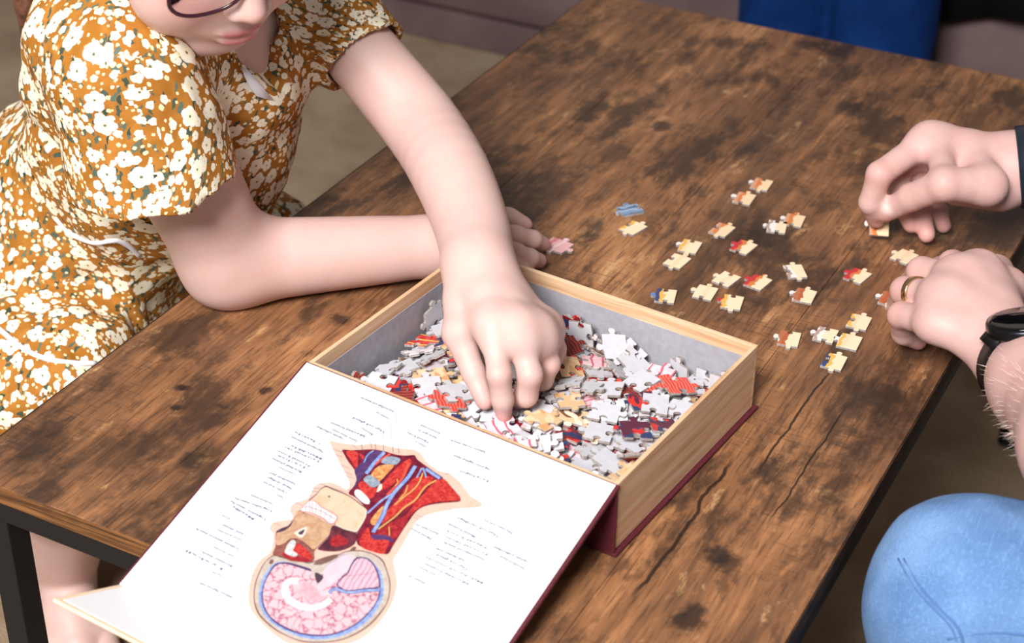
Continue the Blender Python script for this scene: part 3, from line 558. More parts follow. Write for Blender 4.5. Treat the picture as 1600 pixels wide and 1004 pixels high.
(0.2003,0.1186,0.0115,0.996,0.067,0.045,0.048),(0.0348,0.1288,0.0091,0.255,-0.068,0.105,0.959),(0.2393,0.0422,0.0112,0.701,0.102,0.024,0.706),(0.1584,0.1607,0.0134,0.082,0.706,0.7,-0.069),
(0.1259,0.0029,0.0212,0.689,-0.703,0.083,0.158),(0.2157,0.018,0.0138,0.591,0.028,0.053,0.804),(0.0459,0.0377,0.0135,0.61,0.117,-0.024,0.783),(0.2375,0.0277,0.0153,0.235,0.02,0.006,-0.972),
(0.0857,0.1328,0.0203,0.836,-0.033,-0.044,0.547),(0.1512,0.1707,0.0134,0.096,0.854,0.51,-0.047),(0.0949,0.1687,0.0166,0.732,-0.061,0.059,-0.677),(0.162,0.0891,0.0164,0.097,0.173,-0.98,-0.01),
(0.1866,0.0477,0.0135,0.779,0.016,0.002,0.626),(0.0934,0.1829,0.012,0.056,-0.703,-0.706,0.063),(0.0678,0.029,0.0134,0.345,-0.025,0.111,-0.932),(0.1778,0.1057,0.0164,0.049,0.992,-0.109,-0.046),
(0.0941,0.0011,0.0214,0.672,-0.672,-0.219,-0.219),(0.039,0.0112,0.0124,0.113,-0.986,-0.014,-0.121),(0.2043,0.1047,0.0146,0.024,-0.069,-0.997,0.032),(0.1608,0.0168,0.0093,0.919,0.1,-0.067,0.376),
(0.2386,0.0132,0.0164,0.152,0.129,-0.219,0.955),(0.2196,0.146,0.0126,0.538,-0.021,0.085,-0.838),(0.1564,0.0151,0.014,0.185,0.008,-0.103,0.977),(0.1876,0.0191,0.0157,0.966,0.094,-0.037,0.238),
(0.0759,0.0305,0.0174,0.098,-0.993,-0.042,0.059),(0.0476,0.0112,0.0115,0.989,0.114,-0.097,0.011),(0.1179,0.1685,0.0157,0.021,0.669,0.742,0.036),(0.1988,0.1194,0.0163,0.663,-0.039,-0.005,-0.747),
(0.0773,0.0284,0.0144,0.106,-0.561,-0.82,-0.043),(0.1716,0.0134,0.0164,0.093,0.024,0.099,-0.99),(0.1606,0.041,0.0199,0.123,0.053,-0.989,0.056),(0.0446,0.0334,0.0181,0.015,0.032,0.077,-0.996),
(0.1822,0.1455,0.0149,0.667,-0.003,0.001,0.745),(0.2263,0.0518,0.0122,0.607,0.104,0.011,0.788),(0.2001,0.0177,0.0188,0.951,0.082,-0.06,0.293),(0.2135,0.0011,0.0173,0.698,0.698,0.111,-0.111),
(0.0688,0.0562,0.0187,0.022,0.657,-0.753,0),(0.239,0.1381,0.0107,0.146,-0.633,-0.76,-0.012),(0.0407,0.1216,0.0174,0.008,0.081,0.992,0.096),(0.0785,0.0138,0.0158,0.959,0.282,-0,0.03),
(0.113,0.1969,0.0195,0.705,0.706,-0.047,0.049),(0.1436,0.0169,0.0164,0.081,-0.634,0.767,0.058),(0.1048,0.0191,0.0124,0.759,0.061,0.055,-0.646),(0.1046,0.0038,0.0203,0.707,-0.707,-0.015,0.006),
(0.0727,0.011,0.0221,0.88,0.474,0.006,0.03),(0.0653,0.0616,0.0209,0.012,0.989,0.146,-0.019),(0.1684,0.0607,0.02,0.059,0.895,0.441,-0.038),(0.1299,0.1094,0.0189,0.002,-0.98,-0.198,0.026),
(0.1742,0.0139,0.0208,0.093,-0.987,0.111,-0.072),(0.0148,0.0055,0.018,0.426,-0.597,0.562,0.384),(0.0419,0.1179,0.0211,0.915,0.006,-0.073,0.397),(0.0287,0.161,0.0102,0.87,-0.017,-0.049,-0.489),
(0.071,0.0037,0.0211,0.471,-0.574,0.494,0.453),(0.1515,0.0136,0.0198,0.005,0.064,0.084,-0.994),(0.154,0.1689,0.0162,0.084,0.829,-0.55,0.066),(0.0164,0.0235,0.0188,0.672,-0.34,0.204,0.625),
(0.2046,0.0135,0.0246,0.08,-0.01,-0.989,-0.125),(0.0203,0.013,0.0238,0.079,-0.094,0.668,0.734),(0.1139,0.0165,0.0202,0.152,-0.016,-0.981,-0.123),(0.1996,0.0148,0.0234,0.726,0.039,0.143,-0.671),
(0.195,0.0126,0.0284,0.05,-0.073,0.132,-0.987),(0.2303,0.0121,0.0234,0.959,0.275,-0.055,-0.046)]
ART = [
('skin',[(60.7,53.9),(68.5,52.5),(81.4,48.7),(89.6,43.9),(98.9,40.7),(110.7,38.4),(121.4,34.6),(129.1,36.3),(136.4,40.2),(147.2,42.5),(155.8,41.6),(165.8,44.1),(178.1,50.5),(185.4,52.1),(190.9,53.1),(189.6,57.2),(180.5,62.4),(171.8,68.5),(163.7,75.3),(158.6,82.6),(158.4,91.6),(159.8,101.7),(160.8,111.0),(161.8,118.2),(166.7,123.5),(173.9,131.4),(178.4,140.5),(180.9,150.4),(181.0,163.2),(179.2,173.2),(174.6,181.7),(165.2,190.9),(152.6,198.0),(139.2,201.9),(128.2,201.8),(117.4,199.8),(105.5,196.4),(95.5,192.0),(88.1,184.2),(82.6,175.4),(78.9,165.7),(78.3,156.3),(80.4,150.3),(77.3,143.0),(73.1,137.0),(68.5,135.2),(66.6,131.1),(69.2,126.9),(74.4,123.4),(77.4,121.0),(75.1,118.0),(72.0,116.5),(70.5,113.1),(71.1,108.8),(74.9,104.9),(77.0,99.8),(75.2,93.5),(76.3,88.4),(82.2,84.6),(91.3,83.9),(98.0,83.9),(97.3,80.1),(93.7,76.6),(86.3,71.7),(77.0,65.6),(67.6,59.3)]),
('edge',[(83.6,151.0),(82.0,158.3),(83.3,165.9),(86.3,174.5),(91.5,182.8),(96.7,188.4),(103.4,193.1),(111.9,196.0),(122.2,197.9),(133.5,198.0),(144.6,196.6),(157.3,190.6),(166.1,184.2),(172.7,175.7),(176.7,166.0),(177.8,156.8),(177.2,147.5),(173.7,139.4),(169.1,132.7),(162.0,126.3),(154.4,120.8),(145.0,119.8),(135.7,121.5),(127.7,126.2),(124.7,130.5),(118.4,135.3),(112.8,142.1),(109.7,145.0),(102.7,146.5),(95.4,148.6),(88.1,149.8)]),
('skull',[(84.2,151.7),(82.6,158.0),(84.0,165.6),(87.0,174.2),(92.1,182.5),(96.8,187.4),(103.6,192.1),(112.0,195.0),(122.3,197.0),(133.1,197.4),(144.0,195.9),(156.8,190.0),(165.6,183.5),(171.6,175.4),(175.7,165.7),(176.7,156.4),(176.6,147.8),(173.1,139.7),(168.5,133.1),(161.4,126.6),(154.2,121.8),(145.5,120.5),(136.2,122.2),(128.2,126.9),(125.1,131.2),(118.9,136.0),(113.3,142.8),(110.2,145.7),(103.2,147.2),(95.9,149.3),(88.6,150.5)]),
('vein',[(90.5,154.0),(88.0,159.1),(88.2,166.3),(90.8,174.1),(94.9,181.2),(100.1,186.7),(107.5,191.5),(117.8,194.6),(128.9,195.3),(139.5,194.5),(150.8,191.1),(159.7,185.8),(166.0,179.3),(170.7,171.8),(173.5,162.0),(173.4,151.9),(170.5,142.7),(164.6,134.9),(158.0,129.1),(148.6,125.0),(142.3,124.6),(137.0,126.9),(128.5,129.1),(125.4,135.2),(122.7,141.1),(123.8,147.4),(124.9,155.4),(114.7,149.4),(106.2,149.9),(97.2,151.0)]),
('purple',[(91.0,154.4),(89.3,158.4),(90.3,166.2),(92.9,174.1),(97.5,181.7),(104.5,188.1),(114.5,192.5),(126.3,194.2),(138.0,193.0),(149.4,189.3),(157.8,184.2),(163.7,177.9),(168.2,170.0),(170.4,160.8),(170.7,151.7),(168.6,143.7),(163.7,136.7),(157.0,130.0),(148.6,125.5),(142.4,124.7),(137.1,127.1),(128.6,129.3),(125.6,135.4),(122.8,141.3),(123.8,147.4),(124.9,155.4),(116.2,150.1),(114.1,148.6),(105.9,149.6),(97.3,151.1)]),
('brain',[(92.1,155.1),(98.3,152.5),(107.2,151.2),(114.6,150.4),(117.3,150.5),(124.9,155.4),(126.2,150.7),(123.8,147.4),(122.9,141.4),(125.7,135.5),(128.7,129.4),(137.2,127.2),(142.7,125.1),(149.1,125.6),(156.6,130.2),(163.5,137.3),(167.7,144.1),(169.9,151.9),(169.4,160.9),(167.2,169.5),(162.8,177.2),(157.0,183.3),(148.7,188.2),(137.5,191.8),(126.1,192.7),(114.8,191.5),(106.1,187.8),(99.5,182.5),(94.3,175.2),(91.5,167.5),(90.6,159.8)]),
('stem',[(128.7,129.4),(137.2,127.2),(137.7,135.2),(136.9,143.8),(134.3,152.2),(130.8,159.3),(128.2,160.6),(126.0,155.8),(126.2,150.7),(123.5,147.0),(123.3,140.7),(126.3,135.2)]),
('purple',[(137.1,127.7),(142.4,124.7),(149.4,125.5),(157.3,130.2),(164.1,136.9),(164.6,141.0),(157.3,145.8),(148.1,152.0),(140.8,152.2),(137.4,150.7),(137.3,144.9),(138.7,139.9),(137.3,134.3)]),
('cereb',[(138.6,128.2),(142.9,125.6),(149.3,126.5),(156.5,130.9),(163.1,137.4),(163.4,140.5),(156.7,144.8),(147.4,151.1),(140.9,151.2),(138.2,150.2),(138.4,145.3),(139.9,139.9),(138.4,134.2)]),
('line',0.39,[(139.5,142.5),(145.5,138.9),(151.4,135.0),(156.3,131.0)]),
('dark',[(118.8,149.8),(124.8,149.4),(126.7,151.6),(125.2,155.9)]),
('thal',[(114.4,160.9),(119.6,158.4),(125.5,159.2),(131.8,160.6),(137.1,160.7),(135.1,165.2),(129.5,169.3),(123.9,168.9),(118.1,168.2),(113.8,164.8)]),
('line',4.02,[(112.9,160.6),(107.6,162.4),(106.6,166.5),(109.8,171.3),(114.7,174.3),(121.9,175.6),(129.8,174.5),(136.2,171.4),(139.6,166.6),(141.5,161.4)]),
('callosum',5.04,[(112.9,160.6),(107.6,162.4),(106.6,166.5),(109.8,171.3),(114.7,174.3),(121.9,175.6),(129.8,174.5),(136.2,171.4),(139.6,166.6),(141.3,161.8)]),
('stem',[(130.6,160.3),(135.3,157.1),(137.6,159.1),(136.3,162.0),(133.2,162.6)]),
('purple',2.63,[(137.1,158.5),(138.4,154.3),(143.9,153.4),(149.7,151.9),(157.8,146.4),(167.0,141.3)]),
('vein',1.7,[(137.1,158.5),(138.4,154.3),(143.9,153.4),(149.7,151.9),(157.8,146.4),(167.0,141.3)]),
('brown',[(113.8,144.7),(115.8,138.9),(122.8,131.5),(125.4,132.4),(122.9,137.7),(118.6,142.7)]),
('brown',[(84.9,156.9),(84.8,154.3),(86.9,154.3),(87.8,156.4),(86.6,157.9)]),
('brown',[(129.8,124.8),(130.3,121.3),(132.6,120.7),(132.8,122.9),(131.3,125.0)]),
('edge',[(78.6,103.5),(80.4,96.4),(80.5,91.2),(82.7,87.8),(88.5,87.6),(98.0,87.3),(105.8,88.0),(114.5,89.9),(121.1,91.4),(124.0,96.1),(125.4,102.0),(125.8,108.0),(125.2,111.1),(115.8,112.5),(107.4,112.1),(106.7,107.9),(101.3,104.8),(93.5,103.5),(84.5,102.0)]),
('bone',[(79.5,103.6),(81.0,97.1),(81.0,91.9),(83.3,88.5),(88.7,88.5),(98.5,88.1),(106.0,88.7),(114.3,90.6),(120.7,92.1),(123.1,96.1),(124.6,101.9),(125.0,107.8),(124.6,110.4),(115.7,111.8),(107.8,111.5),(107.3,107.7),(101.3,104.8),(93.5,103.5),(84.5,102.0)]),
('cream',1.06,[(108.4,111.8),(115.9,112.1),(124.1,110.3),(124.8,107.1),(124.0,100.6),(122.8,96.3),(120.5,92.6)]),
('brown',[(89.1,94.8),(89.8,93.7),(91.1,94.1),(90.4,95.1)]),
('orbit',[(83.4,150.8),(80.9,144.4),(74.4,135.4),(77.7,130.6),(78.9,122.7),(78.0,117.4),(77.8,113.0),(82.7,113.1),(92.8,112.1),(101.2,113.0),(106.7,113.2),(109.3,118.9),(109.5,124.4),(108.5,131.3),(108.2,136.2),(111.7,140.8),(111.5,143.7),(106.1,146.7),(97.6,149.6),(91.1,149.3)]),
('bone2',[(77.0,113.9),(83.0,113.6),(92.9,112.2),(101.3,113.1),(106.5,113.1),(109.3,118.9),(109.1,123.8),(108.0,130.7),(106.6,135.0),(101.2,133.9),(94.0,132.6),(88.6,133.5),(86.0,136.4),(84.9,140.1),(80.8,143.3),(75.1,135.5),(78.0,130.9),(79.1,123.0),(78.5,118.0)]),
('dark',[(73.8,134.7),(75.5,130.7),(78.7,126.7),(78.5,121.7),(80.3,126.1),(78.6,131.7),(75.4,134.7)]),
('cream',[(86.1,129.2),(90.8,122.1),(93.2,125.3),(93.3,131.1),(87.2,130.5)]),
('dark',[(88.7,128.6),(91.0,124.3),(92.2,127.8),(91.0,129.3)]),
('red',[(93.5,141.6),(93.5,136.0),(100.3,136.8),(109.5,139.9),(108.5,142.7),(100.5,143.2)]),
('red2',[(88.0,146.2),(96.3,145.8),(102.4,143.7),(111.7,142.8),(106.0,146.6),(97.1,149.0),(91.1,148.7)]),
('eye',[(88.9,143.8),(87.7,138.8),(88.3,135.3),(91.6,135.3),(93.6,139.2),(94.2,142.1),(99.2,143.0),(97.8,145.9),(90.8,146.2)]),
('throat',[(107.0,113.1),(116.0,112.3),(124.3,111.1),(127.2,112.0),(129.8,118.7),(127.2,124.7),(121.2,130.0),(110.0,133.9),(109.1,130.2),(109.9,121.8)]),
('red2',[(112.8,123.6),(114.2,118.2),(121.6,117.9),(125.4,120.8),(121.5,125.2),(115.4,127.2)]),
('gum',[(78.2,111.9),(78.3,105.7),(80.5,101.8),(85.3,102.0),(90.5,103.7),(97.8,104.1),(105.8,105.5),(107.7,110.9),(104.3,113.6),(97.2,111.8),(91.2,111.6),(85.0,112.1),(80.2,113.5)]),
('tooth',[(78.6,111.4),(79.0,106.2),(81.0,102.5),(85.1,102.7),(90.2,104.4),(97.7,105.0),(105.1,106.2),(106.2,110.6),(103.8,112.4),(97.2,110.8),(91.0,110.7),(84.4,111.3),(80.0,112.7)]),
('line',0.4,[(78.5,110.2),(81.8,107.8),(86.2,107.4),(92.2,107.0),(99.6,107.6),(105.8,108.2)]),
('line',0.33,[(79.2,106.9),(82.5,111.8)]),
('line',0.33,[(80.2,104.4),(85.8,111.1)]),
('line',0.33,[(81.8,102.6),(84.3,107.0),(88.4,110.9)]),
('line',0.33,[(85.5,103.0),(90.3,110.8)]),
('line',0.33,[(90.9,104.8),(94.3,110.5)]),
('line',0.33,[(95.9,105.3),(98.0,110.8)]),
('line',0.33,[(100.4,105.6),(103.2,112.0)]),
('maroon',[(74.4,57.0),(80.1,54.9),(86.6,51.4),(94.5,47.3),(103.6,45.1),(111.9,44.2),(119.1,41.9),(124.5,38.9),(128.2,41.1),(136.5,43.1),(153.8,47.0),(160.8,49.9),(166.5,52.0),(175.9,57.4),(170.4,61.9),(161.5,67.5),(155.2,73.3),(153.0,78.9),(153.0,86.3),(153.4,94.4),(154.2,103.6),(154.9,110.1),(155.4,115.7),(151.4,117.2),(143.3,117.8),(134.3,119.0),(130.4,117.2),(126.4,110.9),(124.2,98.1),(120.8,92.2),(107.6,87.1),(101.0,86.4),(100.9,78.8),(98.6,73.2),(93.1,68.0),(84.9,64.0),(78.5,60.1)]),
('red',[(77.8,57.3),(85.2,53.9),(90.0,59.7),(94.1,66.6),(86.4,62.4)]),
('red',[(86.9,54.3),(93.0,55.4),(99.8,58.3),(95.7,59.2)]),
('purple',[(93.1,68.0),(94.1,60.7),(93.1,50.4),(104.2,45.8),(102.0,62.9),(101.9,71.6),(101.9,84.1),(99.6,74.6)]),
('vein',2.73,[(103.5,45.9),(102.5,54.9),(102.6,67.0)]),
('vein',0.91,[(95.5,48.1),(94.0,53.0),(95.4,59.7)]),
('red3',1.67,[(108.2,45.2),(105.5,51.6),(104.0,57.6)]),
('cart',[(106.5,54.2),(107.6,48.2),(117.0,45.8),(117.8,50.9),(113.1,53.6)]),
('orange',[(106.5,66.8),(107.1,57.6),(116.2,52.3),(116.3,60.1),(115.0,68.9),(111.9,67.2)]),
('cart',[(103.7,71.9),(105.6,66.8),(115.0,68.6),(116.5,70.8),(113.9,74.9),(107.9,73.8)]),
('red',[(104.0,78.5),(104.1,73.5),(113.2,75.2),(117.4,74.2),(119.1,81.0),(115.6,84.8)]),
('tooth',[(106.0,85.5),(104.1,82.1),(107.1,80.7),(117.5,84.3),(119.5,87.7),(114.8,88.5)]),
('red',[(118.2,70.3),(119.3,54.9),(123.1,43.3),(127.1,47.4),(126.1,64.7),(120.5,74.9)]),
('cream',[(118.8,77.1),(116.8,71.4),(118.2,69.8),(120.4,73.5)]),
('red3',1.97,[(124.9,46.3),(128.1,57.5),(128.0,66.2),(127.0,76.1)]),
('red',[(135.7,78.6),(135.4,65.6),(136.5,54.6),(148.2,49.6),(147.8,63.6),(148.7,72.5),(143.5,82.5),(139.3,93.7),(137.7,97.7),(134.7,88.4)]),
('red',[(148.9,72.9),(149.9,61.7),(151.1,50.7),(155.4,47.5),(162.3,50.2),(167.3,52.6),(175.4,57.2),(163.7,64.4),(155.7,71.6),(152.0,79.9),(152.0,92.3),(152.6,103.0),(151.4,106.3),(149.4,93.5)]),
('orange',[(129.0,99.0),(128.7,88.5),(131.2,83.4),(134.2,92.4),(133.7,100.5)]),
('red2',[(136.5,107.5),(142.0,95.2),(147.7,86.1),(150.5,78.3),(151.9,85.9),(153.2,99.1),(152.3,104.5),(141.9,108.5)]),
('purple',[(137.0,107.7),(145.6,104.0),(152.5,104.8),(151.9,107.0),(143.8,109.9),(138.9,110.9)]),
('red',[(131.0,114.2),(130.6,104.0),(138.8,110.5),(149.6,106.5),(152.3,112.8),(152.7,117.3),(145.5,118.8),(136.1,119.3)]),
('purple',3.49,[(130.7,46.7),(131.7,57.8),(130.3,70.8),(131.5,82.5),(134.3,91.5),(136.4,106.1)]),
('vein',2.58,[(130.7,46.7),(131.7,57.8),(130.3,70.8),(131.5,82.5),(134.3,91.5),(136.1,105.8)]),
('vein',1.52,[(130.0,72.9),(126.2,81.2),(123.4,94.5)]),
('vein',1.21,[(136.0,46.2),(137.4,54.7)]),
('vein',1.06,[(136.8,45.8),(143.3,51.6)]),
('purple',2.88,[(138.0,45.3),(153.6,48.1)]),
('vein',2.13,[(138.7,45.7),(152.5,48.3)]),
('nerve',0.91,[(139.1,49.5),(141.4,58.0),(140.9,64.9),(138.5,72.7),(136.6,80.6)]),
('nerve',1.06,[(151.1,50.7),(147.3,59.1),(147.3,70.4),(144.0,79.4),(142.5,88.5),(137.9,102.2)]),
('nerve',0.76,[(135.2,62.8),(137.3,68.5),(136.8,75.3)]),
('nerve',0.68,[(143.5,97.3),(148.1,103.3)]),
('nerve',0.68,[(125.3,61.7),(127.5,63.6),(127.8,67.2)])]
LABELS = [(58.5,12.3,89.3,13.1),(76.9,18.7,89.1,20.1),(64.4,30.1,94.0,31.1),(75.4,35.2,86.8,36.9),(52.0,40.8,82.7,40.6),(57.1,45.4,80.2,46.7),(44.5,48.0,69.5,49.1),(113.0,14.9,130.9,15.5),(113.9,19.5,130.6,19.9),(108.0,24.7,127.4,25.7),(118.0,28.8,127.9,29.8),(140.3,17.3,168.9,15.8),(149.8,27.6,180.5,27.3),(161.5,37.3,184.9,35.9),(32.5,58.9,57.7,59.9),(33.2,63.6,63.5,64.7),(37.6,70.1,66.3,70.3),(34.0,73.3,65.6,73.1),(32.1,78.1,61.9,79.2),(34.3,81.6,61.0,81.6),(32.5,85.4,59.7,86.0),(41.7,89.5,58.0,89.8),(38.6,96.3,62.1,96.5),(39.7,100.2,61.6,100.7),(39.4,104.7,61.6,105.5),(54.4,109.8,61.5,109.5),(38.0,117.9,58.2,117.3),(29.1,125.0,61.5,122.3),(28.3,128.4,61.2,130.1),(32.3,131.3,53.7,133.6),(30.0,140.7,37.8,141.1),(35.5,146.9,57.3,147.1),(34.9,151.9,57.9,151.4),(19.9,157.8,59.3,158.2),(41.5,164.4,59.9,164.8),(36.7,171.3,64.0,171.4),(26.0,175.3,59.9,176.1),(53.9,181.3,62.3,180.6),(51.7,191.9,79.6,191.1),(199.4,64.6,222.8,65.2),(181.6,70.9,216.2,71.4),(179.1,77.8,201.6,78.8),(180.8,83.1,213.4,82.8),(183.2,87.6,217.0,87.1),(184.1,91.7,217.1,91.5),(182.7,98.0,205.8,97.9),(185.8,102.0,211.6,102.6),(179.8,106.9,226.4,107.3),(182.5,111.6,218.2,112.2),(180.3,115.2,193.9,116.1),(217.1,80.0,245.3,80.5),(224.5,84.5,245.1,86.0),(158.9,87.8,177.7,87.7),(158.5,92.1,175.7,93.2),(178.0,124.2,193.0,124.4)]
LEADS = [(90.5,13.2,113.6,42.5),(90.0,19.7,109.5,43.8),(92.6,32.3,102.2,45.3),(86.7,35.1,96.5,46.7),(86.8,40.0,92.9,47.1),(83.5,46.5,88.0,51.2),(77.0,50.1,84.7,52.1),(128.2,30.9,128.6,22.7),(138.6,18.8,135.5,38.5),(148.5,28.8,142.5,37.7),(161.5,37.3,154.0,43.7),(58.0,60.3,76.1,58.9),(64.0,63.4,78.8,62.5),(69.3,69.4,89.3,68.4),(68.3,74.3,94.5,71.9),(62.6,78.9,97.9,74.1),(61.5,82.3,97.6,80.0),(62.3,85.8,100.2,83.6),(59.9,89.9,99.8,86.6),(62.7,97.3,80.4,91.9),(61.4,101.7,80.6,94.6),(62.2,105.1,78.7,99.3),(62.4,108.9,77.9,109.2),(60.7,119.1,74.3,119.2),(61.7,129.3,73.3,129.7),(57.4,146.4,75.9,143.4),(58.7,151.6,77.0,146.3),(59.3,158.2,81.1,150.1),(61.4,165.2,76.9,157.8),(63.7,170.9,82.6,170.8),(60.6,177.0,84.6,177.7),(71.4,180.7,85.3,180.7),(166.8,74.2,175.7,76.2),(172.7,67.3,181.6,70.9),(182.5,63.7,197.6,63.9),(154.4,81.2,180.1,79.3),(154.0,83.4,180.0,85.5),(160.1,98.0,181.0,91.2),(164.9,104.9,182.9,98.3),(166.4,107.2,185.0,101.4),(168.5,110.3,180.2,106.7),(171.1,114.1,182.5,111.6),(173.7,117.8,180.3,115.2)]
# ------------------------------------------------------------------ the book-shaped puzzle box
BO = np.array([0.19993, 0.16971, 0.0]); BU = np.array([0.99557, -0.09400, 0.0]); BV = np.array([0.09400, 0.99557, 0.0]); ZZ = np.array([0, 0, 1.0])
BA, BB, BH = 0.26509, 0.20963, 0.05967; WT = 0.0035
def bl(a, b, c): return BO + BU * a + BV * b + ZZ * c
def bbox(name, a0, a1, b0, b1, c0, c1, bev=0.0):
    bm = bmesh.new(); box_bm(bm, bl((a0 + a1) / 2, (b0 + b1) / 2, (c0 + c1) / 2), BU, BV, ZZ, (a1 - a0) / 2, (b1 - b0) / 2, (c1 - c0) / 2, 0, bev)
    return bm_mesh(name, bm)
def pine(name, ax):
    t = NT(name, 0.55, 0.25); p = t.coord(); rot = t.n('ShaderNodeMapping'); t.l(p, rot.inputs[0]); rot.inputs['Rotation'].default_value = (0, 0, 0.0941)
    s = (5, 60, 150) if ax == 'u' else (60, 5, 150)
    pw = t.vmath('ADD', rot.outputs[0], t.vmath('SCALE', t.noise(rot.outputs[0], 8, 2, col=True), 0.012))
    n = t.noise(t.scale(pw, s), 1.0, 5, 0.6); f = t.noise(t.scale(pw, tuple(k * 5 for k in s)), 1.0, 2)
    m = t.noise(rot.outputs[0], 9, 2)
    c = t.ramp(n, [(0.30, lin((190, 144, 102))), (0.46, lin((214, 176, 138))), (0.62, lin((226, 196, 162)))])
    c = t.mix(t.math('MULTIPLY', t.ss(f, 0.52, 0.72), 0.3), c, lin((164, 112, 66)))
    c = t.mix(t.math('MULTIPLY', t.ss(m, 0.5, 0.72), 0.45), c, lin((205, 146, 92)))
    t.color(c); return t.m
PINE_U, PINE_V = pine('pine_print_long', 'u'), pine('pine_print_side', 'v')
def leather():
    t = NT('maroon_leatherette', 0.5, 0.35); p = t.coord(); v = t.n('ShaderNodeTexVoronoi', i_Scale=520.0); t.l(p, v.inputs['Vector'])
    n = t.noise(p, 300, 3); t.color(t.mix(n, lin((72, 22, 32)), lin((104, 42, 52)))).bump(v.outputs[0], 0.5, 0.0006); return t.m
MAROON = leather()
GREY = plain('grey_lining_paper', (160, 159, 167), 0.85, 0.1, var=0.03, vscale=200)
PAGE = plain('white_gloss_page', (238, 238, 242), 0.35, 0.3)
pbox = thing('puzzle_box', bl(BA / 2, BB / 2, 0), 'open book-shaped jigsaw box with pine sides and maroon spine', 'box')
link('base_cover', bbox('base_cover', -0.003, BA + 0.0035, -0.003, BB + 0.004, 0.0002, 0.0032, 0.0008), MAROON, pbox, smooth=False)
link('spine', bbox('spine', -0.0015, BA + 0.0015, -0.003, -0.0002, 0.0034, BH + 0.0006, 0.0006), MAROON, pbox, smooth=False)
z0 = 0.0034; LZ = BH - 0.0115
for nm, a0, a1, b0, b1, mt, li in (('back_panel', 0, BA, BB - WT, BB, PINE_U, (WT, BA - WT, BB - WT - 0.0006, BB - WT - 0.0001)),
                                   ('front_panel', 0, BA, 0, WT, PINE_U, (WT, BA - WT, WT + 0.0001, WT + 0.0006)),
                                   ('end_panel', 0, WT, WT, BB - WT, PINE_V, (WT + 0.0001, WT + 0.0006, WT + 0.0007, BB - WT - 0.0007)),
                                   ('end_panel', BA - WT, BA, WT, BB - WT, PINE_V, (BA - WT - 0.0006, BA - WT - 0.0001, WT + 0.0007, BB - WT - 0.0007))):
    o = link(nm, bbox(nm, a0, a1, b0, b1, z0, BH, 0.0005), mt, pbox, smooth=False)
    lo = link('lining', bbox('lining', *li, z0 + 0.0012, LZ), GREY, o, smooth=False)
link('tray_floor', bbox('tray_floor', WT, BA - WT, WT, BB - WT, 0.0033, 0.0045), GREY, pbox, smooth=False)
# lid: hinged on the spine, leaning on the table's front edge
LT = 0.3165
LD = -BV * math.cos(LT) - ZZ * math.sin(LT); LN = np.cross(LD, BU); LN /= np.linalg.norm(LN)
LH = bl(0, -0.0005, BH + 0.0012); LL = 0.2165
def lp(s, t, n=0.0): return LH + BU * s + LD * t + LN * n
def lbox(name, s0, s1, t0, t1, n0, n1, bev=0.0):
    bm = bmesh.new(); box_bm(bm, lp((s0 + s1) / 2, (t0 + t1) / 2, (n0 + n1) / 2), BU, LD, LN, (s1 - s0) / 2, (t1 - t0) / 2, (n1 - n0) / 2, 0, bev)
    return bm_mesh(name, bm)
lid = link('lid', lbox('lid', -0.0015, BA + 0.0025, 0.0, LL, -0.0029, 0.0, 0.0006), MAROON, pbox, smooth=False)
link('inner_page', lbox('inner_page', 0.0006, BA - 0.0002, 0.0012, LL + 0.0009, 0.00005, 0.0003), PAGE, lid, smooth=False)
FA = 0.46; FD = -BV * math.cos(FA) + ZZ * math.sin(FA); FN = np.cross(FD, BU); FN /= np.linalg.norm(FN)
FO = lp(0, LL + 0.0006, -0.0004); FLN = 0.0625
def fbox(name, s0, s1, t0, t1, n0, n1, bev=0.0):
    bm = bmesh.new(); box_bm(bm, FO + BU * (s0 + s1) / 2 + FD * (t0 + t1) / 2 + FN * (n0 + n1) / 2, BU, FD, FN, (s1 - s0) / 2, (t1 - t0) / 2, (n1 - n0) / 2, 0, bev)
    return bm_mesh(name, bm)
flap = link('closing_flap', fbox('closing_flap', 0.0, BA, 0.0, FLN, -0.0024, 0.0, 0.0008), plain('pale_pine_edge', (240, 214, 182), 0.5, 0.3, var=0.05, vscale=40), pbox, smooth=False)
link('flap_lining', fbox('flap_lining', 0.0045, BA - 0.0045, -0.0004, FLN - 0.0045, 0.00005, 0.0003), PAGE, flap, smooth=False)

# printed anatomy picture on the page: flat print built as thin ink layers
def pr(c): return tuple(k * 0.60 for k in lin(c)[:3]) + (1.0,)      # ink on the page
def ink(name, c, c2=None, sc=260, sy=1.0, rough=0.4):
    t = NT('ink_' + name, rough, 0.25)
    if c2 is None: t.color(pr(c))
    else:
        p = t.scale(t.coord(), (1, sy, 1)); n = t.noise(p, sc, 4, 0.6, 1.2); t.color(t.mix(t.ss(n, 0.36, 0.66), pr(c), pr(c2)))
    return t.m
def brain_ink():
    t = NT('ink_brain', 0.4, 0.25); p = t.coord()
    pw = t.vmath('ADD', p, t.vmath('SCALE', t.noise(p, 190, 2, col=True), 0.0075))
    v = t.n('ShaderNodeTexVoronoi', feature='DISTANCE_TO_EDGE', i_Scale=150.0); t.l(pw, v.inputs['Vector'])
    n = t.noise(p, 160, 3)
    c = t.mix(n, pr((244, 196, 208)), pr((249, 216, 222)))
    t.color(t.mix(t.ss(v.outputs[0], 0.01, 0.075), pr((196, 112, 136)), c)); return t.m
def cereb_ink():
    t = NT('ink_cerebellum', 0.4, 0.25); w = t.n('ShaderNodeTexWave', i_Scale=90.0, i_Distortion=5.0); t.l(t.coord(), w.inputs['Vector'])
    t.color(t.mix(t.ss(w.outputs[1], 0.0, 0.35), pr((212, 150, 176)), pr((243, 204, 218)))); return t.m
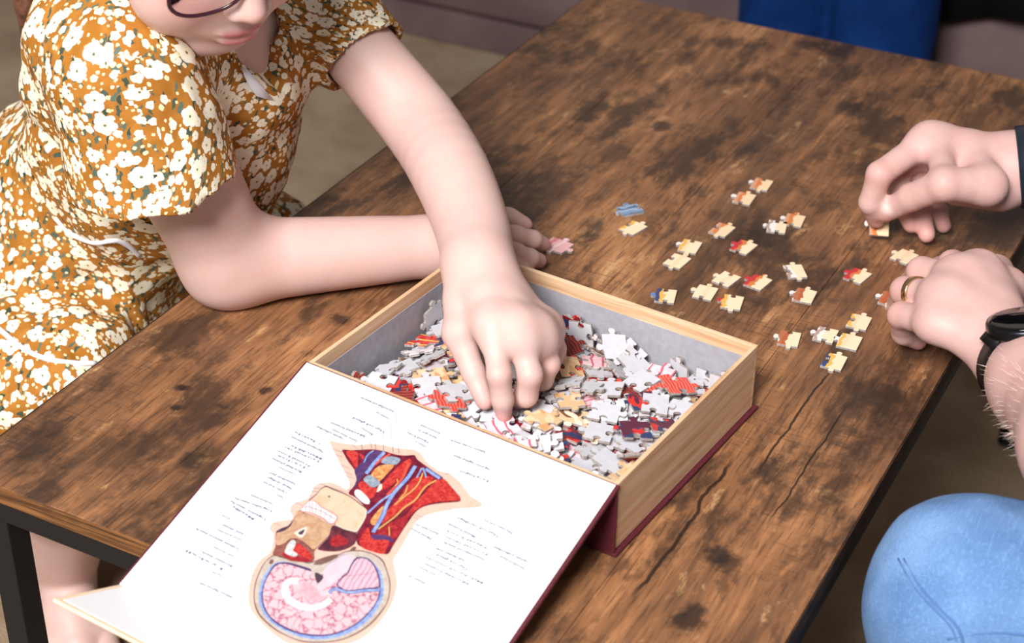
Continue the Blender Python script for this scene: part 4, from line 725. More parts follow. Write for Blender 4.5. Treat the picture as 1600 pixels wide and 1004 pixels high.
INK = {'skin': ink('skin', (250, 204, 184), (250, 212, 194), 60), 'edge': ink('edge', (116, 74, 74)), 'skull': ink('skull', (206, 190, 176), (224, 212, 200), 200), 'vein': ink('vein', (128, 156, 226), (178, 202, 250), 240),
       'purple': ink('purple', (84, 58, 112), (104, 70, 122), 200), 'brain': brain_ink(), 'stem': ink('stem', (246, 210, 222), (250, 222, 230), 100), 'cereb': cereb_ink(), 'line': ink('line', (188, 120, 142)),
       'dark': ink('dark', (88, 66, 82)), 'thal': ink('thal', (232, 174, 186), (244, 206, 214), 160), 'callosum': ink('callosum', (251, 232, 238)), 'brown': ink('brown', (124, 92, 84), (146, 108, 98), 200),
       'bone': ink('bone', (232, 200, 166), (240, 216, 188), 90), 'bone2': ink('bone2', (204, 158, 124), (226, 186, 152), 170), 'cream': ink('cream', (246, 232, 218)), 'orbit': ink('orbit', (136, 76, 74), (168, 106, 92), 200),
       'red': ink('red', (190, 34, 40), (236, 86, 74), 420), 'red2': ink('red2', (150, 28, 44), (206, 60, 66), 380), 'red3': ink('red3', (232, 92, 74)), 'eye': ink('eye', (206, 206, 206), (238, 238, 236), 200),
       'throat': ink('throat', (84, 42, 56), (124, 58, 70), 160), 'gum': ink('gum', (226, 160, 156)), 'tooth': ink('tooth', (248, 246, 246)), 'maroon': ink('maroon', (104, 24, 48), (150, 40, 62), 220),
       'cart': ink('cart', (134, 150, 172), (186, 198, 212), 480), 'orange': ink('orange', (222, 128, 66), (246, 196, 130), 360), 'nerve': ink('nerve', (238, 196, 112))}
art_mats = []; bm = bmesh.new(); hgt = 0.00034
def smooth_poly(pts, n=3):
    P = [np.array(p, float) for p in pts]; m = len(P); out = []
    for i in range(m):
        a, b, c, d = P[i - 1], P[i], P[(i + 1) % m], P[(i + 2) % m]
        for k in range(n):
            t = k / n; q = 0.5 * (2 * b + (-a + c) * t + (2 * a - 5 * b + 4 * c - d) * t * t + (-a + 3 * b - 3 * c + d) * t ** 3); out.append(q)
    return out
def add_layer(loops, mat):
    global hgt
    if INK[mat] not in art_mats: art_mats.append(INK[mat])
    mi = art_mats.index(INK[mat]); hgt += 0.000011
    for L in loops:
        L = [(s, t) for s, t in L]
        vs = [bm.verts.new(lp(min(max(s / 1000, 0.002), BA - 0.002), min(max(t / 1000, 0.003), LL - 0.001), hgt)) for s, t in L]
        f = bm.faces.new(vs); f.material_index = mi
        f.normal_update()
        if f.normal.dot(Vector(LN)) < 0: f.normal_flip()
def strip(pts, w):
    """a ribbon of width w round a polyline, as one outline"""
    P = np.array(smooth_path([(p[0], p[1], 0) for p in pts], 5))[:, :2]; T = np.gradient(P, axis=0); T /= np.linalg.norm(T, axis=1)[:, None] + 1e-9
    N = np.stack([-T[:, 1], T[:, 0]], 1); return P, N
for item in ART:
    if len(item) == 2: add_layer([smooth_poly(item[1])], item[0])
    else:
        P, N = strip(item[2], item[1]); w = item[1] / 2
        add_layer([[P[i] + N[i] * w, P[i + 1] + N[i + 1] * w, P[i + 1] - N[i + 1] * w, P[i] - N[i] * w] for i in range(len(P) - 1)], item[0])
bmesh.ops.triangulate(bm, faces=[f for f in bm.faces if len(f.verts) > 4])
ill = link('printed_illustration', bm_mesh('printed_illustration', bm), art_mats, lid, smooth=False)
tag(ill, 'coloured cutaway picture of a head and neck, upside down')
INKG = ink('grey_text', (140, 140, 170))
bm = bmesh.new()
for (a, b, c, d) in LEADS:
    P = np.array([(a, b), (c, d)], float); T = P[1] - P[0]; T /= np.linalg.norm(T); N = np.array([-T[1], T[0]]) * 0.13
    vs = [bm.verts.new(lp(q[0] / 1000, q[1] / 1000, hgt + 0.00003)) for q in (P[0] + N, P[1] + N, P[1] - N, P[0] - N)]
    f = bm.faces.new(vs); f.normal_update()
    if f.normal.dot(Vector(LN)) < 0: f.normal_flip()
link('leader_lines', bm_mesh('leader_lines', bm), INKG, lid, smooth=False)['kind'] = 'stuff'
WORDS = ['Sternothyroid muscle', 'Trachea', 'Inferior thyroid vein', 'Esophagus', 'Common carotid artery', 'Sternohyoid muscle', 'Omohyoid muscle', 'Subclavian vein', 'Brachial plexus', 'Phrenic nerve', 'Clavicle',
         'Scalenus anterior muscle', 'External jugular vein', 'Trapezius muscle', 'Thyroid gland', 'Cricothyroid muscle', 'Thyroid cartilage', 'Thyrohyoid membrane', 'Superior thyroid artery', 'Hyoid bone', 'Digastric muscle',
         'Mylohyoid muscle', 'Submandibular gland', 'Mental foramen', 'Mandible', 'Buccinator muscle', 'Orbicularis oris', 'Maxilla', 'Infraorbital foramen', 'Nasal cartilage', 'Nasal bone', 'Lacrimal sac', 'Eyeball',
         'Inferior rectus muscle', 'Lateral rectus muscle', 'Superior oblique muscle', 'Optic nerve', 'Frontal sinus', 'Frontal bone', 'Dura mater', 'Superior sagittal sinus', 'Corpus callosum', 'Septum pellucidum', 'Thalamus']
def text_mesh():
    V, Fc = [], []
    for i, (a, b, c, d) in enumerate(LABELS):
        cu = bpy.data.curves.new('t', 'FONT'); cu.body = WORDS[(i * 7) % len(WORDS)]; cu.resolution_u = 1; cu.size = 1.0; cu.offset = 0.018
        o = bpy.data.objects.new('t', cu); me = o.to_mesh(); n = len(me.vertices)
        co = np.zeros(n * 3); me.vertices.foreach_get('co', co); co = co.reshape(-1, 3)
        fs = [tuple(p.vertices) for p in me.polygons]; o.to_mesh_clear(); bpy.data.objects.remove(o); bpy.data.curves.remove(cu)
        wd = co[:, 0].max(); A = np.array([c, d], float); B = np.array([a, b], float); L = np.linalg.norm(B - A); T = (B - A) / L     # reads upside down: starts at the right end
        N = np.array([-T[1], T[0]]);  N = N if N[1] > 0 else -N
        hh = 2.8
        base = len(V)
        for x, y, _ in co:
            q = A + T * (x / wd * L) + N * ((y - 0.3) * hh); V.append(lp(q[0] / 1000, q[1] / 1000, hgt + 0.00005))
        Fc += [tuple(base + k for k in f) for f in fs]
    return pymesh('label_text', V, Fc)
link('label_text', text_mesh(), INKG, lid, smooth=False)['kind'] = 'stuff'

# ------------------------------------------------------------------ jigsaw pieces
KNOB = [(0.36, 0.0), (0.405, 0.03), (0.385, 0.085), (0.355, 0.145), (0.375, 0.215), (0.44, 0.262), (0.5, 0.272), (0.56, 0.262), (0.625, 0.215), (0.645, 0.145), (0.615, 0.085), (0.595, 0.03), (0.64, 0.0)]
def piece_mesh(name, sides, w=0.0222, l=0.0196, th=0.0021, seed=0, ks=0.0205):
    r = random.Random(seed); cor = [(-w / 2, -l / 2), (w / 2, -l / 2), (w / 2, l / 2), (-w / 2, l / 2)]; out = []
    for i, sg in enumerate(sides):
        a = Vector(cor[i]); b = Vector(cor[(i + 1) % 4]); e = b - a; n = Vector((e.y, -e.x)) / e.length * ks
        out.append(a)
        if sg:
            sh = r.uniform(-0.06, 0.06); bow = r.uniform(-0.02, 0.03)
            for (s, h) in KNOB: out.append(a + e * (s + sh) + n * (h * sg + bow * math.sin(math.pi * s)))
    n = len(out); bm = bmesh.new()
    top = [bm.verts.new((p.x, p.y, th / 2)) for p in out]; bot = [bm.verts.new((p.x, p.y, -th / 2)) for p in out]
    inn = [bm.verts.new((p.x * 0.985, p.y * 0.985, th / 2 + 0.00018)) for p in out]
    f = bm.faces.new(inn); f.material_index = 0
    g = bm.faces.new(bot[::-1]); g.material_index = 1
    for i in range(n):
        j = (i + 1) % n
        q = bm.faces.new((bot[i], bot[j], top[j], top[i])); q.material_index = 2
        q = bm.faces.new((top[i], top[j], inn[j], inn[i])); q.material_index = 0
    bm.normal_update(); bmesh.ops.triangulate(bm, faces=[f, g])
    return bm_mesh(name, bm)
def print_mat(name, kind, cols):
    t = NT('print_' + name, 0.38, 0.3); p = t.coord(); r = t.n('ShaderNodeObjectInfo').outputs['Random']
    off = t.n('ShaderNodeCombineXYZ'); t.l(t.math('MULTIPLY', r, 3.7), off.inputs[0]); t.l(t.math('MULTIPLY', r, 9.1), off.inputs[1])
    q = t.vmath('ADD', p, off.outputs[0]); c = [lin(k) for k in cols]
    if kind == 'stripe':
        w = t.n('ShaderNodeTexWave', i_Scale=120.0, i_Distortion=5.0); w.inputs['Detail'].default_value = 2; t.l(q, w.inputs['Vector'])
        col = t.mix(t.ss(w.outputs[1], 0.1, 0.9), c[0], c[1])
        if len(c) > 2: col = t.mix(t.ss(t.noise(q, 50, 2), 0.56, 0.6), col, c[2])
    elif kind == 'patch':
        n = t.noise(q, 70, 2, 0.5, 0.8); col = c[0]
        for k in range(1, len(c)): col = t.mix(t.ss(t.noise(t.scale(q, (1, 1, 1), (k * 1.3, k * 0.7, 0)), 75, 1.5, 0.5, 0.6), 0.53, 0.56), col, c[k])
    elif kind == 'vessel':
        w = t.n('ShaderNodeTexWave', i_Scale=34.0, i_Distortion=4.0); t.l(q, w.inputs['Vector'])
        col = t.mix(t.ss(t.noise(q, 240, 3), 0.4, 0.65), c[0], c[1]); col = t.mix(t.ss(w.outputs[1], 0.86, 0.95), col, c[2])
    else:                                    # band: colour areas side by side, the print of the picture's outline
        sx = t.n('ShaderNodeSeparateXYZ'); t.l(p, sx.inputs[0])
        x = t.math('ADD', t.math('MULTIPLY', sx.outputs[0], 36.0), t.math('ADD', 0.5, t.math('MULTIPLY', t.math('SUBTRACT', t.noise(q, 120, 2), 0.5), 0.35)))
        st = [(0.0, c[0])] + [(0.06 + 0.13 * k, c[k]) for k in range(1, len(c))]
        col = t.ramp(x, st, 'CONSTANT')
    t.color(col); return t.m
CARD = plain('grey_card_back', (197, 197, 203), 0.8, 0.15, var=0.02, vscale=200); EDGEC = plain('card_edge', (150, 142, 138), 0.85, 0.1, var=0.12, vscale=300)
PRINTS = {'red muscle': print_mat('red_muscle', 'stripe', [(200, 58, 50), (238, 112, 96)]), 'pale pink brain': print_mat('pink_brain', 'vessel', [(243, 190, 200), (250, 214, 220), (202, 92, 110)]),
          'dark red and blue': print_mat('dark_red', 'patch', [(130, 28, 34), (44, 54, 92), (206, 60, 52)]), 'tan skin': print_mat('tan_skin', 'patch', [(222, 182, 138), (205, 156, 108), (232, 200, 164)]),
          'white label': print_mat('white_label', 'patch', [(240, 238, 238), (238, 226, 224), (216, 212, 220)]), 'brown and cream': print_mat('brown_cream', 'patch', [(222, 190, 150), (126, 84, 60), (240, 224, 200)]),
          'maroon': print_mat('maroon', 'stripe', [(108, 34, 36), (150, 66, 58)]), 'yellow nerve on red': print_mat('nerve', 'vessel', [(196, 42, 42), (226, 84, 70), (246, 210, 120)]),
          'navy and red': print_mat('navy_red', 'patch', [(48, 62, 100), (200, 52, 48), (90, 40, 60)]), 'pink': print_mat('pink', 'patch', [(246, 206, 212), (240, 176, 184), (250, 226, 228)])}
SHAPES = [piece_mesh('jigsaw_%d' % i, s, seed=i) for i, s in enumerate([(1, -1, 1, -1), (1, 1, -1, -1), (-1, 1, -1, 1), (1, 1, 1, -1), (-1, -1, -1, 1), (1, -1, -1, -1), (1, 1, -1, 1), (-1, -1, 1, 1), (1, 1, 1, 1), (-1, 1, 1, -1)])]
EDGES = [piece_mesh('jigsaw_edge_%d' % i, s, 0.0168, 0.0212, 0.0021, 20 + i, 0.0165) for i, s in enumerate([(1, 0, -1, 1), (-1, 0, 1, 1), (1, 0, 1, -1), (-1, 0, -1, 1), (0, 0, 1, 1)])]
for m in SHAPES + EDGES:
    for k in range(3): m.materials.append(CARD)
def piece(mesh, prt, loc, quat, label, group, name='puzzle_piece'):
    o = bpy.data.objects.new(name, mesh); COL.objects.link(o)
    for k, mt in enumerate((prt, CARD, EDGEC)): o.material_slots[k].link = 'OBJECT'; o.material_slots[k].material = mt
    o.rotation_mode = 'QUATERNION'; o.rotation_quaternion = quat; o.location = (loc[0], loc[1], loc[2] + TZ)
    return tag(o, label, 'puzzle piece', group)
BQ = Quaternion((0, 0, 1), -0.0941)
def heap_loc(d): return bl(WT + 0.129 + (d[0] - 0.129) * 0.962, WT + 0.1013 + (d[1] - 0.1013) * 0.955, 0.0046 + d[2])
HAND_TEST = []          # filled by the girl's hand so that no piece sits inside her fingers
# ------------------------------------------------------------------ skin, cloth
def skin_mat(name, mott=(214, 150, 140), wr=0.4):
    t = NT(name, 0.48, 0.32); a = t.n('ShaderNodeVertexColor', layer_name='skin'); p = t.coord()
    n = t.noise(p, 55, 4); f = t.noise(p, 900, 3)
    t.color(t.mix(t.math('MULTIPLY', t.ss(n, 0.42, 0.72), 0.16), a.outputs[0], lin(mott))).bump(t.math('ADD', f, t.math('MULTIPLY', t.noise(t.scale(p, (1, 1, 1)), 210, 4, 0.65), wr)), 0.14, 0.0008)
    t.b.inputs['Subsurface Weight'].default_value = 0.12; t.b.inputs['Subsurface Radius'].default_value = (1.0, 0.35, 0.2); t.b.inputs['Subsurface Scale'].default_value = 0.006
    return t.m
def floral():
    t = NT('ochre_floral_cotton', 0.8, 0.12); uv = t.n('ShaderNodeUVMap', uv_map='cloth').outputs[0]
    warp = t.noise(uv, 120, 2, col=True)
    base = t.mix(t.ss(t.noise(uv, 60, 3), 0.35, 0.7), lin((158, 102, 38)), lin((178, 119, 52)))
    def layer(col, cell, r0, r1, keep, petals, off, c_petal, c_mid, pet=0.16):
        v = t.n('ShaderNodeTexVoronoi', voronoi_dimensions='2D', feature='F1', i_Scale=1.0 / cell, i_Randomness=0.92)
        u2 = t.scale(uv, (1, 1, 1), off); t.l(u2, v.inputs['Vector'])
        d = t.vmath('SUBTRACT', u2, v.outputs['Position']); s = t.n('ShaderNodeSeparateXYZ'); t.l(d, s.inputs[0])
        rr = t.math('DIVIDE', t.vmath('LENGTH', d, out=1), cell)
        rc = t.n('ShaderNodeSeparateColor'); t.l(v.outputs['Color'], rc.inputs[0])
        ang = t.math('ARCTAN2', s.outputs[1], s.outputs[0])
        lob = t.math('ABSOLUTE', t.math('COSINE', t.math('ADD', t.math('MULTIPLY', ang, petals / 2.0), t.math('MULTIPLY', rc.outputs[2], 6.28))))
        R = t.math('MULTIPLY', t.math('ADD', r0, t.math('MULTIPLY', rc.outputs[0], r1 - r0)), t.math('ADD', 1 - pet, t.math('MULTIPLY', lob, pet)))
        R = t.math('ADD', R, t.math('MULTIPLY', t.math('SUBTRACT', t.noise(uv, 260, 2), 0.5), 0.10))
        q = t.math('DIVIDE', rr, R)
        on = t.math('LESS_THAN', rc.outputs[1], keep)
        m = t.math('MULTIPLY', t.math('SUBTRACT', 1.0, t.ss(q, 0.88, 1.0)), on)
        pc = t.mix(t.ss(q, 0.1, 0.85), lin(c_mid[1]), lin(c_petal))
        pc = t.mix(t.math('SUBTRACT', 1.0, t.ss(q, 0.10, 0.17)), pc, lin(c_mid[0]))
        return t.mix(m, col, pc)
    # leaves: little dark green strokes
    lv = t.n('ShaderNodeTexVoronoi', voronoi_dimensions='2D', feature='F1', i_Scale=200.0, i_Randomness=1.0)
    rot = t.n('ShaderNodeMapping'); rot.inputs['Rotation'].default_value = (0, 0, 0.7); rot.inputs['Scale'].default_value = (1.0, 0.42, 1)
    t.l(t.vmath('ADD', uv, t.vmath('SCALE', warp, 0.012)), rot.inputs[0]); t.l(rot.outputs[0], lv.inputs['Vector'])
    lc = t.n('ShaderNodeSeparateColor'); t.l(lv.outputs['Color'], lc.inputs[0])
    lm = t.math('MULTIPLY', t.math('SUBTRACT', 1.0, t.ss(lv.outputs['Distance'], 0.26, 0.36)), t.math('LESS_THAN', lc.outputs[0], 0.50))
    col = t.mix(lm, base, t.mix(lc.outputs[1], lin((52, 66, 52)), lin((96, 110, 96))))
    PET = (238, 231, 210)
    col = layer(col, 0.0056, 0.16, 0.38, 0.58, 4, (3.3, 1.1, 0), (238, 214, 168), ((228, 190, 130), (240, 220, 176)))
    col = layer(col, 0.0108, 0.24, 0.43, 0.80, 5, (1.7, 5.2, 0), PET, ((206, 180, 110), (244, 236, 214)))
    col = layer(col, 0.0215, 0.27, 0.44, 0.72, 5, (0, 0, 0), (242, 236, 218), ((110, 112, 84), (242, 230, 196)), 0.22)
    t.color(col); wv = t.noise(uv, 1500, 2); t.bump(wv, 0.2, 0.0005); return t.m
def denim(name, a, b):
    t = NT(name, 0.85, 0.12); p = t.coord(); n = t.noise(t.scale(p, (1, 1, 1)), 700, 3, 0.7); m = t.noise(p, 14, 4); w = t.noise(t.scale(p, (500, 60, 500)), 1.0, 2)
    c = t.mix(t.ss(m, 0.3, 0.7), lin(a), lin(b)); c = t.mix(t.math('MULTIPLY', t.ss(n, 0.45, 0.7), 0.35), c, lin([k * 0.72 for k in a])); c = t.mix(t.math('MULTIPLY', t.ss(w, 0.5, 0.7), 0.25), c, lin([min(255, k * 1.15) for k in b]))
    t.color(c).bump(n, 0.4, 0.0008); return t.m
def cloth_uv(me, V, Q, axes, flat_region):
    """fabric coordinates in metres; axes = [(a, b, radius)] wrapped round, the rest laid flat by facing direction"""
    uvl = me.uv_layers.new(name='cloth'); ctr = V[Q].mean(1); best = np.full(len(Q), 1e9); reg = np.full(len(Q), -1)
    for i, (a, b, r) in enumerate(axes):
        a = np.array(a); b = np.array(b); d = _cap(ctr, a, b, r, r); m = d < best; best[m] = d[m]; reg[m] = i
    reg[flat_region(ctr)] = -1; reg[best > 0.03] = -1
    UV = np.zeros((len(Q), 4, 2)); fn_ = np.cross(V[Q[:, 2]] - V[Q[:, 0]], V[Q[:, 3]] - V[Q[:, 1]]); fn_ /= np.linalg.norm(fn_, axis=1)[:, None] + 1e-12
    for i, (a, b, r) in enumerate(axes): reg[(reg == i) & (np.abs(fn_ @ nz(np.array(b) - np.array(a))) > 0.62)] = -1
    for i, (a, b, r) in enumerate(axes):
        m = reg == i
        if not m.any(): continue
        a = np.array(a, float); b = np.array(b, float); t = (b - a) / np.linalg.norm(b - a); x = np.cross(t, [0.3, 0.2, 0.93]); x /= np.linalg.norm(x); y = np.cross(t, x)
        P = V[Q[m]] - a; ang = np.arctan2(P @ y, P @ x); ang = ang[:, :1] + ((ang - ang[:, :1] + np.pi) % (2 * np.pi) - np.pi)
        UV[m] = np.stack([ang * r + i * 0.37, P @ t + i * 0.61], -1)
    m = reg == -1
    if m.any():
        P = V[Q[m]]; n = np.abs(np.cross(P[:, 1] - P[:, 0], P[:, 2] - P[:, 0])); k = np.argmax(n * np.array([1.0, 1.0, 1.25]), 1); u = np.zeros((m.sum(), 4, 2))
        for ax, (i, j) in enumerate(((1, 2), (0, 2), (0, 1))):
            s = k == ax; u[s] = P[s][:, :, (i, j)] + ax * 0.23
        UV[m] = u
    uvl.data.foreach_set('uv', UV.reshape(-1).astype(np.float32))
def nz(v): v = np.array(v, float); return v / np.linalg.norm(v)
def mid(a, b, t): return np.array(a) * (1 - t) + np.array(b) * t
def hand(B, wrist, rw, palm, fingers, k=0.0035, web=0.3, thumbweb=True):
    """wrist point; fingers = {name: (joints, radii)}; palm = knuckle order from index to little finger"""
    ps = [Body.C(wrist, fingers[f][0][0], rw * 0.72, fingers[f][1][0] * 1.12) for f in palm]
    ps += [Body.C(fingers[palm[i]][0][0], fingers[palm[i + 1]][0][0], fingers[palm[i]][1][0] * 1.1, fingers[palm[i + 1]][1][0] * 1.1) for i in range(len(palm) - 1)]
    for i in range(len(palm) - 1):      # webs between the fingers
        (a, ra), (b, rb) = fingers[palm[i]], fingers[palm[i + 1]]
        for t in (0.14, web):
            ps.append(Body.C(mid(a[0], a[1], t), mid(b[0], b[1], t), ra[0] * 0.86, rb[0] * 0.86))
    tj, tr = fingers['thumb']; ij, ir = fingers[palm[0]]
    ps += [Body.C(tj[0], mid(wrist, ij[0], 0.55), tr[0], tr[0] * 0.9), Body.C(tj[1], mid(wrist, ij[0], 0.9), tr[1] * 0.8, ir[0] * 0.9)][:2 if thumbweb else 1]
    B.group(ps, 0.012, 0.013)
    for n, (j, r) in fingers.items():
        prims = [Body.C(j[i], j[i + 1], r[i], r[i + 1]) for i in range(len(j) - 1)]
        B.group(prims, k if n != 'thumb' else 0.008, 0.0035)
def sleeve_prim(a, b, ra, rb, wall=0.0042):
    """open sleeve from a to the hem at b"""
    a = np.array(a, float); b = np.array(b, float); t = nz(b - a); L = np.linalg.norm(b - a); m = max(ra, rb) + 0.01
    a2 = b - t * L * 0.75; b2 = b + t * 0.05; r2 = ra + (rb - ra) * 0.25
    def fn(P):
        d = _cap(P, a, b + t * 0.02, ra, rb); d = np.maximum(d, (P - b) @ t)
        return np.maximum(d, -_cap(P, a2, b2, r2 - wall - 0.004, rb - wall))
    return (fn, np.minimum(a, b) - m, np.maximum(a, b) + m)

# ------------------------------------------------------------------ the girl
SKIN = (210, 177, 168); PINK = (210, 142, 136)
girl = thing('person', (-0.24, 0.36, -0.45), 'girl in ochre floral dress and glasses reaching into the puzzle box', 'person')
Rs = atx(200, 120, 0.0); Re = at(366, 408, 0.0355); Rw = at(676, 384, 0.029)
Ls = atx(466, -34, 0.0); Le = at(654, 190, 0.130); Lw = at(748, 420, 0.097)
B = Body()
PEL = np.array([-0.27, 0.37, -0.10]); CHE = np.array([-0.085, 0.385, 0.085]); NKB = np.array([-0.012, 0.375, 0.185])
TB_ = Body(); TB_.chain([PEL, (PEL + CHE) / 2, CHE, NKB + [-0.02, 0, -0.02]], [0.085, 0.078, 0.078, 0.045], 0.02, 0.03)
B.cap(NKB + [-0.01, 0, -0.03], NKB, 0.044, 0.040, 0.01)
B.cap(NKB, Rs, 0.034, 0.034, 0.02).cap(NKB, Ls, 0.034, 0.032, 0.02)
def limb(B, pts, radii, n=4, k=0.012):
    P = smooth_path(pts, n); R = np.interp(np.arange(len(P)) / n, np.arange(len(pts)), radii); B.chain(P, list(R), k, 0.004)
limb(B, [Rs, mid(Rs, Re, 0.55), Re + np.array([-0.004, -0.004, 0.002])], [0.041, 0.0415, 0.0365])
limb(B, [Re + np.array([-0.004, -0.004, 0.0]), mid(Re, Rw, 0.3), mid(Re, Rw, 0.72), Rw], [0.0345, 0.0325, 0.0285, 0.0245], 4, 0.025)
lm = mid(Ls, Le, 0.55) + np.array([0.0, 0.0, 0.0]); lf = at(704, 270, 0.120)
PL = smooth_path([Ls, lm, Le, lf], 4)
limb(B, [Ls, lm, Le, lf, at(737, 354, 0.105), Lw], [0.034, 0.0315, 0.0325, 0.0315, 0.0290, 0.0268])
J = lambda *q: [at(*p) for p in q]
LF = {'index': (J((770, 508, .090), (780, 585, .068), (785, 625, .047), (787, 648, .032)), [.0098, .0088, .0080, .0066]),
      'middle': (J((808, 510, .088), (828, 585, .062), (822, 618, .042), (810, 625, .032)), [.0100, .0092, .0085, .0072]),
      'ring': (J((836, 516, .080), (857, 568, .054), (848, 594, .038), (838, 600, .030)), [.0095, .0086, .0078, .0068]),
      'little': (J((852, 508, .071), (870, 546, .048), (863, 568, .036), (855, 578, .030)), [.0088, .0076, .0068, .0060]),
      'thumb': (J((722, 470, .083), (716, 520, .072), (740, 582, .050), (757, 628, .034)), [.0135, .0116, .0088, .0070])}
hand(B, Lw, 0.0275, ['index', 'middle', 'ring', 'little'], LF, 0.0035, 0.42)
RF = {'index': (J((758, 362, .030), (806, 368, .030), (832, 374, .022), (848, 381, .011)), [.0095, .0088, .0080, .0068]),
      'middle': (J((758, 380, .030), (806, 396, .028), (828, 403, .020), (842, 407, .010)), [.0098, .0090, .0080, .0068]),
      'ring': (J((752, 394, .028), (796, 415, .024), (815, 424, .016), (826, 430, .009)), [.0092, .0085, .0076, .0065]),
      'little': (J((742, 402, .024), (776, 425, .018), (792, 434, .012), (803, 440, .008)), [.0085, .0075, .0068, .0058]),
      'thumb': (J((712, 362, .024), (752, 340, .022), (795, 338, .018), (822, 350, .010)), [.0115, .0100, .0088, .0072])}
hand(B, Rw, 0.0245, ['index', 'middle', 'ring', 'little'], RF)
# head
HF = nz((0.80, -0.42, -0.47)); HU = nz(np.array([0.20, -0.18, 0.9]) - HF * (np.array([0.20, -0.18, 0.9]) @ HF)); HX = np.cross(HU, HF)   # HX: her left ... see HL
HL = np.cross(HU, HF)
HS = 1.09
CHIN = atx(350, 70, 0.055)
HC = CHIN - (HF * 0.062 - HU * 0.104) * HS
def hp(l, f, u): return HC + (HL * l + HF * f + HU * u) * HS
HR = np.stack([HL, HF, HU], 1)
B.ell(hp(0, -0.018, 0.035), np.array([.073, .088, .078]) * HS, HR, 0.02)
B.ell(hp(0, 0.026, -0.030), np.array([.056, .056, .070]) * HS, HR, 0.03)
B.ell(hp(0, 0.048, -0.096), np.array([.029, .023, .020]) * HS, HR, 0.022)
for sg in (-1, 1):
    B.ell(hp(sg * 0.033, 0.044, -0.048), np.array([.031, .030, .034]) * HS, HR, 0.02)
    B.ell(hp(sg * 0.074, -0.012, -0.008), np.array([.008, .018, .028]) * HS, HR, 0.006)
    B.cut(Body.E(hp(sg * 0.032, 0.092, -0.003), np.array([.018, .013, .012]) * HS, HR), 0.012)
    B.ell(hp(sg * 0.032, 0.062, -0.004), np.array([.0150, .0135, .0120]) * HS, HR, 0.006)
B.cap(hp(0, 0.078, 0.002), hp(0, 0.094, -0.033), 0.0075, 0.0105, 0.008)
for sg in (-1, 1): B.ell(hp(sg * 0.0095, 0.0880, -0.0375), np.array([.0080, .008, .0068]) * HS, HR, 0.005)
for sg in (-1, 1): B.cut(Body.E(hp(sg * 0.0055, 0.0925, -0.0455), np.array([.0028, .004, .003]) * HS, HR), 0.002)
B.ell(hp(0, 0.068, -0.066), np.array([.024, .016, .018]) * HS, HR, 0.012)
B.ell(hp(0, 0.0815, -0.0645), np.array([.0165, .0058, .0042]) * HS, HR, 0.004)
B.ell(hp(0, 0.0795, -0.0745), np.array([.0145, .0065, .0052]) * HS, HR, 0.004)
B.cut(Body.E(hp(0, 0.0885, -0.0693), np.array([.0190, .0060, .0012]) * HS, HR), 0.002)
B.cap(hp(0, -0.028, -0.055), NKB, 0.037, 0.038, 0.016)
# legs
RK = np.array([-0.105, 0.235, -0.135]); LK = np.array([-0.095, 0.50, -0.135]); RA = np.array([-0.215, 0.300, -0.405]); LA = np.array([-0.225, 0.455, -0.405])
for kn, an, hip, tw in ((RK, RA, PEL + [0, -0.07, 0], -0.3), (LK, LA, PEL + [0, 0.07, 0], 0.1)):
    TB_.chain([hip, kn], [0.07, 0.045], 0.02, 0.03); B.chain([kn, mid(kn, an, 0.35), an], [0.05, 0.049, 0.033], 0.02, 0.03)
    fd = nz((0.75, -0.6 + tw * 0.2, 0)); sd = np.array([-fd[1], fd[0], 0])
    B.chain([an + [0, 0, -0.012] - fd * 0.02, an + fd * 0.05 + [0, 0, -0.020], an + fd * 0.085 + [0, 0, -0.028]], [0.031, 0.028, 0.020], 0.012, 0.02)
    B.cap(an + fd * 0.075 + sd * 0.02 + [0, 0, -0.029], an + fd * 0.075 - sd * 0.022 + [0, 0, -0.031], 0.015, 0.013, 0.012)
    for i, o in enumerate((0.028, 0.010, -0.004, -0.017, -0.028)):
        r = (0.0115, 0.009, 0.0085, 0.008, 0.0075)[i]; q = an + fd * (0.088 - abs(i - 0.5) * 0.004) + sd * (o if tw < 0 else -o)
        B.chain([q + [0, 0, -0.030], q + fd * (0.022 - 0.002 * i) + [0, 0, -0.045 + r + 0.001]], [r, r * 0.95], 0.003, 0)
me, V, Q = join_mesh('girl_body', [B.mesh('fine', 0.0021, smooth=11, sharp=[(mid(Lw, LF['middle'][0][0], 1.0), 0.055), (RF['middle'][0][1], 0.07), (hp(0, 0.02, -0.01), 0.12), (RA + np.array([0.06, -0.05, -0.03]), 0.06), (LA + np.array([0.06, -0.05, -0.03]), 0.06)]), TB_.mesh('torso', 0.006)])
GB = B
spots = [(f[0][i], 0.016, PINK, 0.45) for f in list(LF.values()) + list(RF.values()) for i in (1, 3)]
spots += [(Re, 0.05, PINK, 0.35), (hp(-0.036, 0.075, -0.035), 0.035, (214, 142, 138), 0.55), (hp(0.036, 0.075, -0.035), 0.035, (226, 140, 134), 0.6), (hp(0, 0.1, -0.035), 0.016, (222, 150, 140), 0.35)]
spots += [((hp(-0.012, 0.086, -0.0650), hp(0.012, 0.086, -0.0650)), 0.0068, (190, 98, 98), 0.9), ((hp(-0.010, 0.085, -0.0748), hp(0.010, 0.085, -0.0748)), 0.0085, (200, 110, 112), 0.9)]
for sg in (-1, 1):      # lowered lashes and brows
    spots += [((hp(sg * 0.022, 0.078, -0.0125), hp(sg * 0.042, 0.074, -0.0115)), 0.0035, (70, 46, 40), 0.9), ((hp(sg * 0.018, 0.086, 0.019), hp(sg * 0.048, 0.074, 0.017)), 0.006, (120, 84, 66), 0.7)]
paint(me, V, SKIN, spots)
link('body', me, skin_mat('fair_skin'), girl)
